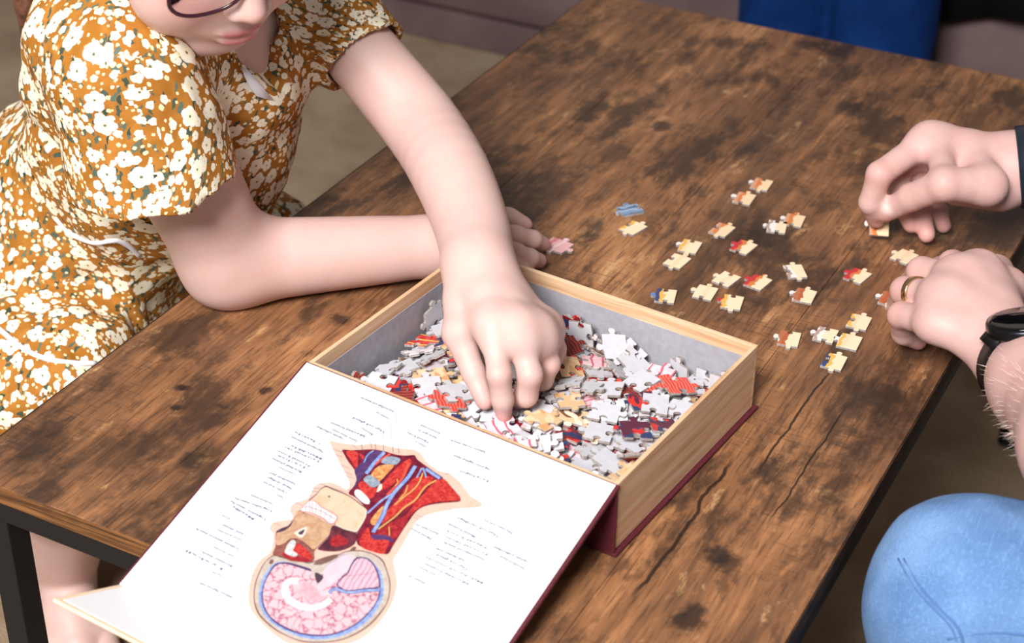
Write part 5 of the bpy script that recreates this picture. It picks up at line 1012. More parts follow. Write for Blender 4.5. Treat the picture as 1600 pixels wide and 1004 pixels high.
# dress
D = Body()
SKT = np.array([-0.19, 0.375, -0.01])
D.chain([PEL + [0.0, 0, 0.02], SKT, CHE, NKB + [-0.008, 0.008, -0.022]], [0.110, 0.098, 0.098, 0.070], 0.02, 0.05)
D.cap(CHE + [0, -0.05, 0.02], CHE + [0, 0.05, 0.01], 0.075, 0.070, 0.04)
RH = mid(Rs, Re, 0.47) + np.array([-0.008, -0.026, 0.0]); LHm = PL[4]
D.cap(NKB + [-0.018, -0.03, -0.005], Rs + [-0.010, 0.0, 0.0], 0.054, 0.056, 0.03).cap(NKB + [-0.012, 0.03, -0.008], Ls + [-0.004, 0, 0], 0.056, 0.052, 0.03)
D.group([sleeve_prim(Rs, RH, 0.057, 0.071)], 0.014)
D.group([sleeve_prim(Ls, LHm, 0.047, 0.0385, 0.003)], 0.014)
D.cap(atx(134, 48, -0.055), atx(112, 135, -0.075), 0.038, 0.040, 0.03).cap(atx(134, 48, -0.055), NKB + [-0.05, -0.04, -0.01], 0.038, 0.045, 0.03)      # rounded upper back
# skirt over the lap
D.ell(PEL + [0, 0, -0.01], (0.135, 0.165, 0.105), None, 0.04)
D.chain([PEL + [0, -0.06, 0.0], RK + [-0.03, 0, 0.015], RK + [-0.035, 0.0, -0.035]], [0.105, 0.085, 0.078], 0.04, 0.03)
D.chain([PEL + [0, 0.06, 0.0], LK + [-0.03, 0, 0.015], LK + [-0.035, 0.0, -0.035]], [0.105, 0.085, 0.078], 0.04, 0.03)
D.ell((-0.16, 0.37, -0.15), (0.075, 0.15, 0.07), None, 0.05)
D.cut(Body.C(hp(0, -0.028, -0.055), NKB + [0.010, 0, 0.03], 0.039, 0.039), 0.005)
D.cut(Body.C(NKB + [0.045, -0.015, 0.02], NKB + [0.064, -0.004, -0.02], 0.020, 0.005), 0.005)
def dress_disp(P):
    d = 0.0032 * wob(P, 44) + 0.0015 * wob(P, 105)
    z = P[..., 2]; w = np.clip((0.06 - z) / 0.08, 0, 1); d = np.minimum(d, 0.0006 + 0.004 * w)
    return d + w * (0.0075 * wob(P * np.array([1.0, 1.0, 0.5]), 30) + 0.003 * wob(P, 75))
me, V, Q = D.mesh('dress', 0.0030, dress_disp)
cloth_uv(me, V, Q, [(mid(NKB, Rs, 0.35) + np.array([-0.03, 0, 0]), RH, 0.088), (mid(NKB, Ls, 0.35), LHm, 0.062)], lambda c: c[:, 2] < -0.005)
dress = link('dress', me, floral(), girl); tag(dress, 'ochre cotton dress printed with cream flowers')
WHT = plain('white_cotton', (232, 232, 238), 0.85, 0.1)
# white lining at the neckline, white cord at the waist and along the skirt
def on_cloth(body, px, py, lift=0.0015, disp=None):
    d = nz(CR @ np.array([(px - 800) / F_PX, -(py - 502) / F_PX, -1.0])); P = CAM + d * np.arange(1.0, 2.6, 0.0015)[:, None]
    v, _ = body.value(P, 0.6)
    if disp is not None: v = v + disp(P)
    k = np.argmax(v < 0); return P[k] - d * lift
GD = D
for path in ([(86, 339), (107, 362), (128, 373), (150, 379), (170, 376), (186, 376), (204, 386), (218, 400)], [(-10, 508), (0, 515), (36, 544), (72, 560), (118, 567), (150, 567)]):
    pts = smooth_path([on_cloth(GD, x, y, 0.001, dress_disp) for x, y in path], 4)
    link('white_trim', tube_mesh('white_trim', pts, 0.0024, 8), WHT, dress)
tri = [(377, 104), (386, 108), (398, 122), (412, 138), (426, 155), (414, 154), (400, 150), (390, 136), (381, 118)]
q = [on_cloth(GD, x, y, 0.003, dress_disp) for x, y in tri]; c = sum(q) / len(q)
bm = bmesh.new(); vs = [bm.verts.new(p) for p in q]; ce = bm.verts.new(c)
for i in range(len(vs)): bm.faces.new((vs[i], vs[(i + 1) % len(vs)], ce))
bmesh.ops.recalc_face_normals(bm, faces=bm.faces[:]); bmesh.ops.solidify(bm, geom=bm.faces[:], thickness=0.001)
link('neck_lining', bm_mesh('neck_lining', bm), WHT, dress)
# hair: cap over the skull and a tail down her back
Hh = Body()
Hh.ell(hp(0, -0.028, 0.042), np.array([.079, .088, .080]) * HS, HR, 0.01)
Hh.cut(Body.E(hp(0, 0.075, -0.01), np.array([.062, .062, .085]) * HS, HR), 0.01)
hb = hp(0.0, -0.11, 0.02)
tail = [hb, hb + np.array([-0.05, -0.02, -0.01]), atx(52, -40, -0.10), atx(43, 8, -0.105), atx(37, 52, -0.11)]
Hh.chain([np.array(p) for p in tail], [0.03, 0.026, 0.014, 0.0085, 0.003], 0.01, 0.01)
def hair_disp(P): return 0.0009 * np.sin(P @ np.array([210.0, 260.0, 30.0]) + 2 * wob(P, 30))
me, V, Q = Hh.mesh('hair', 0.003, hair_disp)
link('hair', me, plain('brown_hair', (92, 58, 44), 0.5, 0.4, var=0.25, vscale=120), girl)
# ------------------------------------------------------------------ her glasses
gl = thing('eyeglasses', hp(0, 0.09, 0.0), 'dark burgundy rimmed eyeglasses worn by the girl', 'glasses')
RIM = plain('burgundy_acetate', (58, 22, 36), 0.25, 0.5)
GLASS = NT('clear_lens', 0.02, 0.5); GLASS.b.inputs['Transmission Weight'].default_value = 1.0; GLASS.b.inputs['IOR'].default_value = 1.12; GLASS.color((1, 1, 1, 1)); GLASS = GLASS.m
for sg in (-1, 1):
    ring = []; nn = 36
    for i in range(nn):
        a = 2 * math.pi * i / nn; cx, cz = math.cos(a), math.sin(a); e = 0.86
        ring.append(hp(sg * 0.034 + 0.0255 * np.sign(cx) * abs(cx) ** e, 0.0915 - 0.10 * (0.0255 * cx * sg), -0.006 + 0.0205 * np.sign(cz) * abs(cz) ** e))
    rm = link('rim', tube_mesh('rim', ring, 0.0017, 8, True), RIM, gl)
    c = sum(ring) / nn
    vv = [c + HF * 0.0003] + [c + (p - c) * 0.97 + HF * 0.0003 for p in ring] + [c - HF * 0.0009] + [c + (p - c) * 0.97 - HF * 0.0009 for p in ring]
    ff = [(0, 1 + i, 1 + (i + 1) % nn) for i in range(nn)] + [(nn + 1, nn + 2 + (i + 1) % nn, nn + 2 + i) for i in range(nn)] + [(1 + i, nn + 2 + i, nn + 2 + (i + 1) % nn, 1 + (i + 1) % nn) for i in range(nn)]
    link('lens', pymesh('lens', vv, ff), GLASS, rm)
    link('temple', tube_mesh('temple', [hp(sg * 0.0595, 0.087, 0.010), hp(sg * 0.069, 0.080, 0.012), hp(sg * 0.0765, 0.03, 0.012), hp(sg * 0.0785, -0.02, 0.010), hp(sg * 0.078, -0.045, -0.012)], [0.0032, 0.0030, 0.0024, 0.0024, 0.0026], 8), RIM, gl)
link('bridge', tube_mesh('bridge', [hp(-0.0105, 0.094, 0.010), hp(0, 0.099, 0.013), hp(0.0105, 0.094, 0.010)], 0.0017, 8), RIM, gl)
# her stool
st = thing('stool', (-0.31, 0.37, -0.45), 'low round wooden stool under the girl', 'stool')
STW = plain('stool_wood', (120, 84, 56), 0.5, 0.3, var=0.15)
bm = bmesh.new(); bmesh.ops.create_cone(bm, cap_ends=True, segments=40, radius1=0.135, radius2=0.14, depth=0.03, matrix=Matrix.Translation((-0.33, 0.37, -0.225)))
bmesh.ops.bevel(bm, geom=[e for e in bm.edges], offset=0.004, segments=2, affect='EDGES')
link('seat', bm_mesh('seat', bm), STW, st)
for a in range(4):
    q = math.pi / 4 + a * math.pi / 2; link('leg', tube_mesh('leg', [(-0.33 + 0.085 * math.cos(q), 0.37 + 0.085 * math.sin(q), -0.235), (-0.33 + 0.115 * math.cos(q), 0.37 + 0.115 * math.sin(q), -0.45)], [0.016, 0.012], 12), STW, st)

# ------------------------------------------------------------------ the man on the right
man = thing('person', (1.12, 0.42, -0.45), 'man in light blue jeans sorting pieces at the right edge of the table', 'person')
MSK = (206, 168, 160)
B = Body()
mRw = at(1584, 262, 0.072); mRe = np.array([0.84, 0.80, 0.13]); mRs = np.array([1.06, 0.62, 0.40])
mLw = at(1594, 566, 0.055); mLd = nz(at(1720, 704, 0.10) - mLw); mLe = mLw + mLd * 0.26; mLs = np.array([1.0, 0.20, 0.38])
mC = np.array([1.10, 0.41, 0.28]); mP = np.array([1.14, 0.42, -0.02])
F_ = B; B = Body()
B.chain([mP, (mP + mC) / 2, mC], [0.15, 0.14, 0.15], 0.03, 0.05)
B.cap(mC + [0, -0.08, 0.06], mC + [0, 0.08, 0.06], 0.10, 0.10, 0.05)
B.cap(mC + [0, 0, 0.1], mC + [-0.03, 0, 0.26], 0.065, 0.058, 0.04)
mH = mC + [-0.06, 0, 0.37]
B.ell(mH, (0.098, 0.078, 0.115), None, 0.02).ell(mH + [-0.05, 0, -0.05], (0.055, 0.055, 0.065), None, 0.03)
B.cap(mH + [-0.095, 0, 0.01], mH + [-0.115, 0, -0.025], 0.010, 0.014, 0.012)
B.ell(mH + [-0.092, 0, -0.062], (0.012, 0.024, 0.006), None, 0.006).ell(mH + [-0.09, 0, -0.074], (0.012, 0.021, 0.007), None, 0.006)
for sg in (-1, 1):
    B.ell(mH + [0.0, sg * 0.08, -0.01], (0.018, 0.008, 0.032), None, 0.006); B.ell(mH + [-0.083, sg * 0.032, 0.01], (0.013, 0.015, 0.011), None, 0.004)
B.chain([mRs, mRe], [0.058, 0.047], 0.02, 0).chain([mLs, mLe], [0.058, 0.047], 0.02, 0)
CO = B; B = F_
B.chain([mid(mRs, mRe, 0.75), mRe], [0.049, 0.0465], 0.02, 0).chain([mid(mLs, mLe, 0.75), mLe], [0.049, 0.0465], 0.02, 0)
B.chain([mRe, mid(mRe, mRw, 0.35), mid(mRe, mRw, 0.8), mRw], [0.046, 0.047, 0.034, 0.0315], 0.015, 0.02)
B.chain([mLe, mid(mLe, mLw, 0.35), mid(mLe, mLw, 0.8), mLw], [0.046, 0.046, 0.034, 0.0310], 0.015, 0.02)
MRF = {'index': (J((1452, 218, .092), (1374, 272, .074), (1360, 316, .046), (1369, 342, .024)), [.0125, .0112, .0100, .0082]),
       'middle': (J((1470, 228, .084), (1402, 262, .060), (1410, 316, .033), (1424, 350, .017)), [.0125, .0112, .0098, .0080]),
       'ring': (J((1490, 242, .076), (1424, 268, .050), (1438, 328, .026), (1448, 366, .0125)), [.0120, .0105, .0092, .0076]),
       'little': (J((1510, 258, .066), (1458, 290, .042), (1466, 330, .022), (1474, 352, .0115)), [.0105, .0092, .0082, .0070]),
       'thumb': (J((1542, 290, .078), (1476, 288, .083), (1424, 308, .060), (1386, 330, .038)), [.0168, .0138, .0120, .0092])}
hand(B, mRw, 0.0315, ['index', 'middle', 'ring', 'little'], MRF, 0.0035)
B.cap(at(1560, 300, .058), at(1495, 298, .062), 0.017, 0.013, 0.014)
MLF = {'index': (J((1532, 424, .074), (1488, 412, .054), (1468, 420, .030), (1452, 428, .014)), [.0128, .0112, .0098, .0080]),
       'middle': (J((1508, 436, .076), (1440, 424, .060), (1426, 442, .030), (1432, 458, .0125)), [.0130, .0118, .0104, .0084]),
       'ring': (J((1484, 466, .073), (1414, 454, .053), (1406, 476, .027), (1416, 490, .0115)), [.0126, .0114, .0100, .0080]),
       'little': (J((1468, 506, .063), (1408, 492, .047), (1412, 520, .022), (1434, 532, .011)), [.0116, .0104, .0092, .0076]),
       'thumb': (J((1572, 452, .056), (1556, 424, .042), (1525, 412, .026), (1500, 414, .013)), [.0165, .0132, .0112, .0088])}
hand(B, mLw, 0.031, ['index', 'middle', 'ring', 'little'], MLF, 0.0035)
kL = at(1527, 944, -0.022); kR = np.array([0.90, 0.74, -0.03])
for kn, hp_, an in ((kL, mP + [0, -0.1, -0.03], np.array([0.80, 0.20, -0.39])), (kR, mP + [0, 0.1, -0.03], np.array([0.98, 0.78, -0.39]))):
    CO.chain([hp_, kn, an], [0.085, 0.055, 0.04], 0.03, 0.02); CO.chain([an, an + [-0.02, 0, -0.03], an + [-0.15, -0.02, -0.035]], [0.04, 0.035, 0.024], 0.01, 0.01)
me, V, Q = join_mesh('man_body', [B.mesh('fine', 0.0022), CO.mesh('coarse', 0.007)])
MB_ = B
spots = [(f[0][i], 0.02, (214, 126, 120), 0.4) for f in list(MRF.values()) + list(MLF.values()) for i in (1, 3)]
nail_c = at(1388, 326, .046); spots += [(nail_c, 0.0088, (242, 222, 216), 0.95)]
for sg in (-1, 1): spots += [((mH + [-0.098, sg * 0.022, 0.01], mH + [-0.094, sg * 0.040, 0.01]), 0.006, (60, 48, 44), 0.9), ((mH + [-0.10, sg * 0.018, 0.03], mH + [-0.088, sg * 0.048, 0.03]), 0.009, (96, 78, 66), 0.8)]
spots += [((mH + [-0.10, -0.018, -0.068], mH + [-0.10, 0.018, -0.068]), 0.012, (184, 104, 100), 0.8)]
paint(me, V, MSK, spots)
link('body', me, skin_mat('ruddy_skin', (190, 116, 110), 3.0), man)
# jeans, shirt, hair
SEAM = plain('denim_seam', (84, 116, 164), 0.85, 0.1)
D = Body()
D.ell(mP + [0.0, 0, -0.02], (0.17, 0.19, 0.13), None, 0.03)
D.chain([mP + [0, -0.1, -0.03], mid(mP + [0, -0.1, -0.03], kL, 0.6), kL, np.array([0.80, 0.20, -0.34])], [0.105, 0.084, 0.0705, 0.062], 0.03, 0.03)
D.chain([mP + [0, 0.1, -0.03], mid(mP + [0, 0.1, -0.03], kR, 0.6), kR, np.array([0.98, 0.78, -0.34])], [0.105, 0.088, 0.076, 0.062], 0.03, 0.03)
def jean_disp(P): return 0.0012 * wob(P, 75) + 0.0028 * wob(P * np.array([1, 0.5, 1], P.dtype), 42)
me, V, Q = D.mesh('jeans', 0.004, jean_disp)
jn = link('jeans', me, denim('light_blue_denim', (90, 125, 172), (118, 153, 198)), man); tag(jn, 'light blue denim jeans over a bent knee')
for off in (0, 9):
    pts = smooth_path([on_cloth(D, x + off, y, 0.0002, jean_disp) for x, y in ((1404, 872), (1432, 920), (1462, 953), (1490, 985), (1500, 1030))], 4)
    link('seam', tube_mesh('seam', pts, 0.0011, 6), SEAM, jn)
pts = smooth_path([on_cloth(D, x, y, 0.0002, jean_disp) for x, y in ((1480, 998), (1520, 990), (1570, 988), (1640, 996))], 4)
link('seam', tube_mesh('seam', pts, 0.0013, 6), SEAM, jn)
D = Body()
D.chain([mP + [0, 0, 0.06], (mP + mC) / 2, mC], [0.165, 0.158, 0.165], 0.03, 0.05).cap(mC + [0, -0.09, 0.06], mC + [0, 0.09, 0.06], 0.112, 0.112, 0.05)
D.group([sleeve_prim(mRs, mid(mRs, mRe, 0.55), 0.07, 0.072, 0.013)], 0.03).group([sleeve_prim(mLs, mid(mLs, mLe, 0.55), 0.07, 0.072, 0.013)], 0.03)
D.cap(mC + [0, -0.09, 0.06], mLs, 0.09, 0.07, 0.03).cap(mC + [0, 0.09, 0.06], mRs, 0.09, 0.07, 0.03)
me, V, Q = D.mesh('shirt', 0.006); link('shirt', me, plain('grey_tshirt', (88, 92, 100), 0.85, 0.1, var=0.06), man)
D = Body(); D.ell(mH + [0.015, 0, 0.025], (0.100, 0.084, 0.105), None, 0.01).cut(Body.E(mH + [-0.09, 0, -0.04], (0.09, 0.085, 0.11)), 0.01)
me, V, Q = D.mesh('hair', 0.005); link('hair', me, plain('grey_brown_hair', (96, 82, 72), 0.6, 0.3, var=0.2, vscale=200), man)
for an in (np.array([0.80, 0.20, -0.39]), np.array([0.98, 0.78, -0.39])):
    D = Body(); D.chain([an + [0.02, 0, -0.02], an + [-0.03, 0, -0.025], an + [-0.15, -0.02, -0.03]], [0.052, 0.047, 0.036], 0.01, 0.02)
    D.cut(Body.C(an + [-1, 0, -0.56], an + [1, 0, -0.56], 0.5), 0.001)
    me, V, Q = D.mesh('shoe', 0.005); link('shoe', me, plain('dark_leather', (44, 36, 32), 0.5, 0.3), man)
# fine hair on the forearm
rh = random.Random(8); vv, ff = [], []
ax = nz(mLe - mLw); sx_ = nz(np.cross(ax, [0, 0, 1])); sz_ = np.cross(sx_, ax)
for i in range(520):
    t = rh.uniform(0.13, 0.62); a = rh.uniform(0, 6.283); r = 0.0318 + 0.0145 * min(1, max(0, (t - 0.05) / 0.6)); n = sx_ * math.cos(a) + sz_ * math.sin(a)
    p = mid(mLw, mLe, t) + n * (r - 0.003); tip = p + n * rh.uniform(0.006, 0.011) + ax * rh.uniform(-0.008, 0.002) + sx_ * rh.uniform(-0.004, 0.004); s = np.cross(n, nz(tip - p)); s = nz(s) * 0.00013 if np.linalg.norm(s) > 1e-6 else sx_ * 0.00013
    q = len(vv); vv += [p - s, p + s, (p + tip) / 2 + s * 0.8 + n * 0.0008, (p + tip) / 2 - s * 0.8 + n * 0.0008, tip]; ff += [(q, q + 1, q + 2, q + 3), (q + 3, q + 2, q + 4)]
ah = link('arm_hair', pymesh('arm_hair', vv, ff), plain('fair_arm_hair', (214, 190, 176), 0.5, 0.3), man); ah['kind'] = 'stuff'
ms = thing('stool', (1.14, 0.42, -0.45), 'padded dark stool under the man', 'stool')
link('seat_pad', box_mesh('seat_pad', (0.95, 0.19, -0.21), (1.36, 0.65, -0.135), 0.02), plain('dark_vinyl', (40, 34, 36), 0.5, 0.3), ms)
for x in (0.99, 1.32):
    for y in (0.23, 0.61): link('leg', tube_mesh('leg', [(x, y, -0.205), (x, y, -0.45)], [0.018, 0.014], 12), STW, ms)
# smart watch on his left wrist, dark band on his right, ring
def band(name, c, ax, r, w, th, mat, parent, ref=(0, 0, 1), n=40, squash=1.0):
    ax = nz(ax); x = nz(np.cross(ax, ref)); y = np.cross(ax, x); v, f = [], []
    for i in range(n):
        a = 2 * math.pi * i / n
        for (rr, o) in ((r, -w / 2), (r + th, -w / 2 + 0.0006), (r + th, w / 2 - 0.0006), (r, w / 2)):
            v.append(np.array(c) + (x * math.cos(a) + y * math.sin(a) * squash) * rr + ax * o)
    for i in range(n):
        j = (i + 1) % n
        for k in range(4): f.append((i * 4 + k, j * 4 + k, j * 4 + (k + 1) % 4, i * 4 + (k + 1) % 4))
    return link(name, pymesh(name, v, f), mat, parent)
RUB = plain('black_silicone', (16, 16, 18), 0.5, 0.3); GLS = plain('black_glass', (6, 6, 8), 0.06, 0.6); DKM = plain('dark_metal', (40, 42, 46), 0.3, 0.5, 0.8)
wc = mLw + mLd * 0.020; wt = thing('smartwatch', wc, 'round black smartwatch on the man\'s nearer wrist above the jeans', 'watch')
band('strap', wc, mLd, 0.0330, 0.026, 0.0022, RUB, wt)
up = nz(np.array([0.0, -0.30, 1.0]) - mLd * (np.array([0.0, -0.30, 1.0]) @ mLd)); sdv = np.cross(up, mLd); cc = wc + up * 0.0335
def disc(name, c, up, x, prof, mat, parent, n=40):
    y = np.cross(up, x); v, f = [], []
    for (r, h) in prof:
        for i in range(n):
            a = 2 * math.pi * i / n; v.append(c + (x * math.cos(a) + y * math.sin(a)) * r + up * h)
    for k in range(len(prof) - 1):
        for i in range(n): j = (i + 1) % n; f.append((k * n + i, k * n + j, (k + 1) * n + j, (k + 1) * n + i))
    f.append(tuple(range(n))[::-1]); f.append(tuple((len(prof) - 1) * n + i for i in range(n)))
    return link(name, pymesh(name, v, f), mat, parent)
cs = disc('case', cc, up, sdv, [(0.0245, -0.003), (0.0280, 0.0), (0.0280, 0.0055), (0.0270, 0.0075)], DKM, wt)
disc('screen', cc, up, sdv, [(0.0262, 0.0072), (0.0260, 0.0082), (0.0230, 0.0088)], GLS, cs)
for s in (-1, 1): link('lug', tube_mesh('lug', [cc + sdv * 0.019 * s + up * 0.002, cc + sdv * 0.029 * s - up * 0.008], [0.008, 0.0065], 10, flat=(0.0095, 0.003)), RUB, wt)
rx = nz(mRe - mRw); rc_ = mRw + rx * 0.014
wb = thing('wristband', rc_, 'dark blue-black watch strap on the man\'s farther wrist at the right edge', 'watch')
band('strap', rc_, rx, 0.0345, 0.022, 0.0022, plain('navy_black_strap', (30, 38, 48), 0.4, 0.35), wb)
band('metal_trim', rc_ - rx * 0.0, rx, 0.0366, 0.003, 0.0006, plain('silver_trim', (200, 200, 205), 0.25, 0.5, 0.9), wb)
rj = MLF['ring'][0]; ra = nz(rj[1] - rj[0]); rcn = mid(rj[0], rj[1], 0.74)
rg = band('wedding_ring', rcn, ra, 0.0121, 0.0062, 0.0013, plain('polished_gold', (226, 196, 150), 0.18, 0.5, 1.0), None); tag(rg, 'polished gold wedding ring on the man\'s ring finger', 'ring')

# ------------------------------------------------------------------ someone in dark blue jeans on the sofa behind
pb = thing('person', (0.06, 1.72, -0.45), 'person in dark blue jeans seated beyond the far table end', 'person')
a1 = aty(1228, 40, 1.60); a2 = aty(1372, 60, 1.60); cx1, cx2 = a1[0], a2[0]
B = Body(); hy = 2.12
for cx in (cx1, cx2): B.chain([(cx, hy, 0.06), (cx, 1.64, 0.06), (cx, 1.61, -0.38)], [0.07, 0.05, 0.035], 0.02, 0.02).chain([(cx, 1.61, -0.40), (cx, 1.50, -0.425)], [0.032, 0.022], 0.01, 0)
xm = (cx1 + cx2) / 2
B.chain([(xm, hy + 0.05, 0.08), (xm, hy + 0.12, 0.5)], [0.14, 0.13], 0.04, 0).cap((xm, hy + 0.12, 0.58), (xm, hy + 0.1, 0.7), 0.06, 0.05, 0.03).ell((xm, hy + 0.06, 0.82), (0.078, 0.095, 0.115), None, 0.02)
for s in (-1, 1): B.chain([(xm + s * 0.17, hy + 0.1, 0.5), (xm + s * 0.22, hy - 0.02, 0.25), (xm + s * 0.09, hy - 0.22, 0.17)], [0.05, 0.04, 0.03], 0.03, 0.02).ell((xm + s * 0.07, hy - 0.28, 0.165), (0.04, 0.055, 0.022), None, 0.01)
me, V, Q = B.mesh('sitter_body', 0.008); paint(me, V, MSK, []); link('body', me, bpy.data.materials['ruddy_skin'], pb)
D = Body()
for cx, s in ((cx1, -1), (cx2, 1)): D.chain([(cx, hy, 0.06), (cx, 1.66, 0.05), (cx, 1.615, -0.05), (cx, 1.61, -0.40)], [0.10, 0.084, 0.078, 0.073], 0.02, 0.03)
D.ell((xm, hy + 0.04, 0.07), (0.19, 0.17, 0.11), None, 0.03)
me, V, Q = D.mesh('jeans', 0.006, lambda P: 0.002 * wob(P, 40)); link('jeans', me, denim('dark_blue_denim', (4, 34, 84), (8, 48, 104)), pb)
D = Body(); D.chain([(xm, hy + 0.05, 0.10), (xm, hy + 0.12, 0.5)], [0.155, 0.15], 0.04, 0)
for s in (-1, 1): D.chain([(xm + s * 0.1, hy + 0.12, 0.53), (xm + s * 0.17, hy + 0.1, 0.5), (xm + s * 0.22, hy - 0.02, 0.26)], [0.075, 0.062, 0.05], 0.04, 0.02)
me, V, Q = D.mesh('sweater', 0.007); link('sweater', me, plain('black_knit', (20, 20, 24), 0.9, 0.1), pb)
for cx in (cx1, cx2):
    D = Body(); D.chain([(cx, 1.62, -0.425), (cx, 1.52, -0.43), (cx, 1.45, -0.435)], [0.042, 0.036, 0.03], 0.01, 0.02); D.cut(Body.E((cx, 1.5, -0.75), (0.4, 0.4, 0.3)), 0.001)
    me, V, Q = D.mesh('shoe', 0.005); link('shoe', me, plain('grey_canvas', (70, 70, 74), 0.8, 0.2), pb)
# ------------------------------------------------------------------ jigsaw pieces in the box and on the table
rp = random.Random(11)
names = list(PRINTS); wts = [16, 10, 12, 14, 12, 9, 7, 5, 8, 10]
def zone(a, b):
    r = 0 if b > 0.135 else (1 if b > 0.075 else 2); c = 0 if a < 0.085 else (1 if a < 0.175 else 2)
    return [['near the back left corner', 'near the back panel', 'near the back right corner'], ['near the left end', 'in mid heap', 'near the right end'], ['near the hinge left', 'near the hinge', 'near the hinge right']][r][c]
TABS = [2, 2, 2, 3, 1, 1, 3, 2, 4, 2]; NUM = {1: 'one-tabbed', 2: 'two-tabbed', 3: 'three-tabbed', 4: 'four-tabbed'}
def inside_hand(mesh, M4):
    co = np.zeros(len(mesh.vertices) * 3); mesh.vertices.foreach_get('co', co); co = co.reshape(-1, 3)[::3]
    R = np.array(M4)[:3, :3]; P = co @ R.T + np.array(M4)[:3, 3]
    d, used = GB.value(P, 0.05); return d.min()
kept = 0
for i, d in enumerate(HEAP_SEEN):
    si = rp.randrange(len(SHAPES)); mesh = SHAPES[si]; pn = rp.choices(names, wts)[0]
    q = BQ @ Quaternion(d[3:]); loc = heap_loc(d); up_ = (q @ Vector((0, 0, 1))).z > 0
    M4 = Matrix.Translation(loc) @ q.to_matrix().to_4x4()
    if inside_hand(mesh, M4) < -0.0012: continue
    uz = abs((q @ Vector((0, 0, 1))).z); tl = 'level' if uz > 0.975 else ('slanting' if uz > 0.86 else 'steeply tilted')
    lab = '%s %s %s %s' % (tl, NUM[TABS[si]], (pn + ' piece face up') if up_ else 'grey-backed piece face down', zone(d[0], d[1]))
    piece(mesh, PRINTS[pn], loc, q, lab, 'puzzle pieces heaped in the box'); kept += 1
bm = bmesh.new()
for d in HEAP_DEEP:
    mesh = SHAPES[rp.randrange(len(SHAPES))]; n0 = len(bm.verts); bm.from_mesh(mesh); bm.verts.ensure_lookup_table()
    M4 = Matrix.Translation(heap_loc(d)) @ (BQ @ Quaternion(d[3:])).to_matrix().to_4x4()
    bmesh.ops.transform(bm, matrix=M4, verts=bm.verts[n0:])
dm = bm_mesh('buried_pieces', bm); o = link('buried_puzzle_pieces', dm, [PRINTS['white label'], CARD, EDGEC], smooth=False)
tag(o, 'buried lower layer of jigsaw pieces at the bottom of the box', 'puzzle pieces', kind='stuff')
# the pink piece under her index finger
def flat_piece(px, py, z, ang, mesh, prt, label, tilt=(0, 0), group=None):
    p = at(px, py, z); q = Quaternion((0, 0, 1), ang) @ Quaternion((1, 0, 0), tilt[0]) @ Quaternion((0, 1, 0), tilt[1])
    return piece(mesh, prt, p, q, label, group)
flat_piece(786, 668, 0.0265, 0.9, SHAPES[7], PRINTS['pale pink brain'], 'pink puzzle piece with a dark vein under the girl\'s index fingertip', (0.12, -0.1))
cream = (236, 204, 166); cream2 = (242, 214, 180); orange = (206, 120, 64); redc = (190, 52, 58); blue = (96, 128, 178); white = (236, 226, 220); dark = (176, 150, 138); pinkc = (232, 178, 180); brown = (176, 108, 76); gold = (224, 172, 84)
def band_print(name, cols): return print_mat('band_' + name, 'band', cols)
TB = {'a': band_print('a', [white, (206, 150, 120), orange, cream, cream, cream]), 'b': band_print('b', [redc, redc, orange, cream2, cream2, cream2]), 'c': band_print('c', [(110, 136, 170), (142, 164, 190), (84, 100, 128), (150, 172, 196), (120, 142, 170), (90, 108, 134)]),
      'd': band_print('d', [blue, (60, 70, 110), gold, cream2, cream2, cream2]), 'e': band_print('e', [white, brown, (176, 92, 56), cream2, cream2, cream2]), 'f': band_print('f', [white, gold, cream, cream2, cream2, cream2]), 'g': band_print('g', [pinkc, (214, 130, 130), pinkc, (240, 204, 204), pinkc, pinkc]),
      'h': band_print('h', [white, dark, white, cream2, cream2, cream2]), 'i': band_print('i', [cream2, cream2, cream2, cream, cream2, cream2]), 'j': band_print('j', [redc, gold, cream2, cream2, cream2, cream2])}
G = math.radians
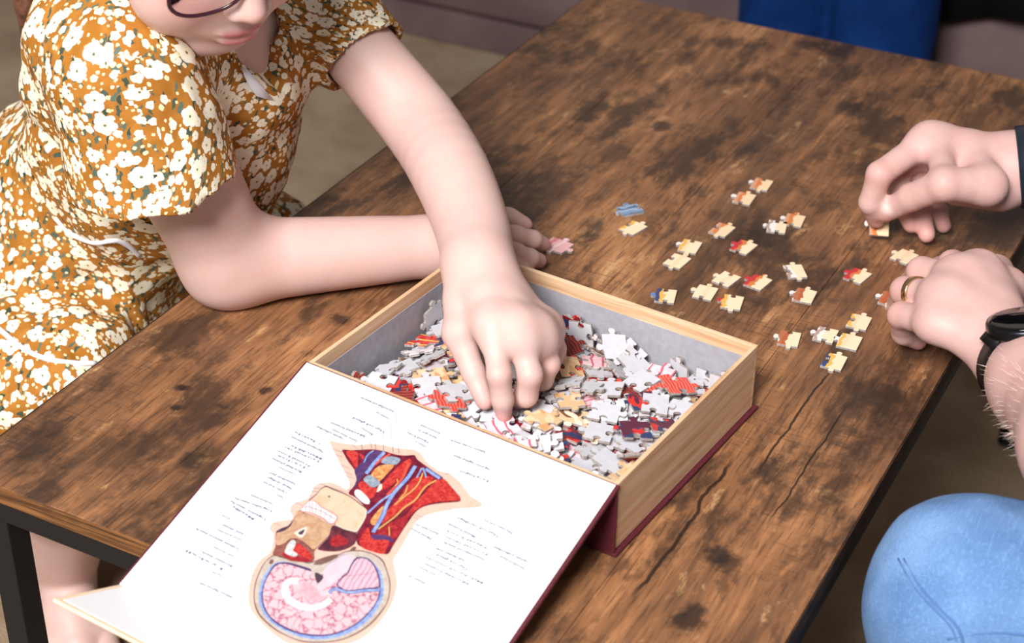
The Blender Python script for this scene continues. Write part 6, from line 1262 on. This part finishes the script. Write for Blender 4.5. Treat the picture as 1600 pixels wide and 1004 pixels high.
TP = [(985, 329, 'c', 0, -40, 'dull blue printed puzzle piece lying farthest left on the table'), (989, 357, 'j', 2, -14, 'red and cream puzzle piece just below the dull blue piece'),
      (1163, 311, 'a', 1, 4, 'cream edge piece at the lower end of the farthest joined pair'), (1190, 289, 'a', 0, 4, 'cream edge piece at the upper end of the farthest joined pair'),
      (1128, 360, 'a', 2, -6, 'cream and orange edge piece below the farthest joined pair'), (1214, 355, 'h', 3, 14, 'pale puzzle piece joined on the left of a cream piece'), (1241, 345, 'a', 1, 8, 'cream puzzle piece joined on the right of a pale piece'),
      (1078, 386, 'f', 0, 6, 'cream piece with a gold stripe above a plain cream piece'), (1058, 409, 'i', 2, -6, 'plain cream piece below a gold striped cream piece'), (1162, 387, 'b', 1, -8, 'elongated red-tipped cream puzzle piece in mid table'),
      (1135, 437, 'i', 3, -10, 'plain cream piece touching the left of a red-tipped piece'), (1184, 442, 'b', 4, -8, 'red-tipped cream piece right of a plain cream piece'), (1102, 458, 'i', 1, 5, 'broad cream piece left of the star-like cream piece'),
      (1144, 473, 'j', 0, 12, 'star-like cream piece with a tiny red corner'), (1040, 463, 'd', 3, 16, 'blue, gold and cream puzzle piece nearest the box rim'), (1242, 425, 'h', 2, 34, 'white, black and cream puzzle piece above a brown striped piece'),
      (1257, 463, 'e', 4, 6, 'brown striped cream edge piece in the middle of the right group'), (1340, 432, 'b', 1, -10, 'red and cream piece lying below the hand that holds a piece'), (1233, 530, 'e', 0, 12, 'rust and cream edge piece nearest the box corner'),
      (1342, 504, 'f', 2, 4, 'topmost cream piece of the cluster by the ringed hand'), (1290, 524, 'h', 3, 4, 'small white piece at the left of the cluster by the ringed hand'), (1327, 535, 'f', 4, 4, 'gold edged cream piece in the middle of the cluster by the ringed hand'),
      (1303, 566, 'd', 2, 4, 'blue-tipped cream piece at the bottom of the cluster by the ringed hand'), (1413, 402, 'i', 1, -14, 'small plain cream piece between the man\'s two hands'), (1391, 468, 'e', 0, 4, 'rust coloured piece half hidden under the ringed hand'),
      (871, 384, 'g', 8, -8, 'pink puzzle piece at the tips of the girl\'s resting fingers')]
for (px, py, k, sh, an, lab) in TP:
    mesh = SHAPES[8] if sh == 8 else EDGES[sh]
    flat_piece(px, py, 0.00125, G(an), mesh, TB[k], lab)
hq = Quaternion((0, 0, 1), G(20)) @ Quaternion((1, 0, 0), G(35))
piece(EDGES[4], TB['a'], at(1374, 352, 0.014), hq, 'cream and orange puzzle piece pinched in the man\'s fingers', None)

# pieces that look alike are told apart by their place across the heap
same = {}
for o in COL.objects:
    if o.get('group') == 'puzzle pieces heaped in the box': same.setdefault(o['label'], []).append(o)
ORD = ['leftmost', 'second from left', 'third from left', 'fourth from left', 'fifth from left', 'sixth from left']
for lab, os_ in same.items():
    if len(os_) < 2: continue
    os_.sort(key=lambda o: o.location.x * CR[0, 0] + o.location.y * CR[1, 0])
    for i, o in enumerate(os_): o['label'] = lab + ', ' + ('rightmost such piece' if i == len(os_) - 1 else ORD[min(i, 5)] + ' such piece')
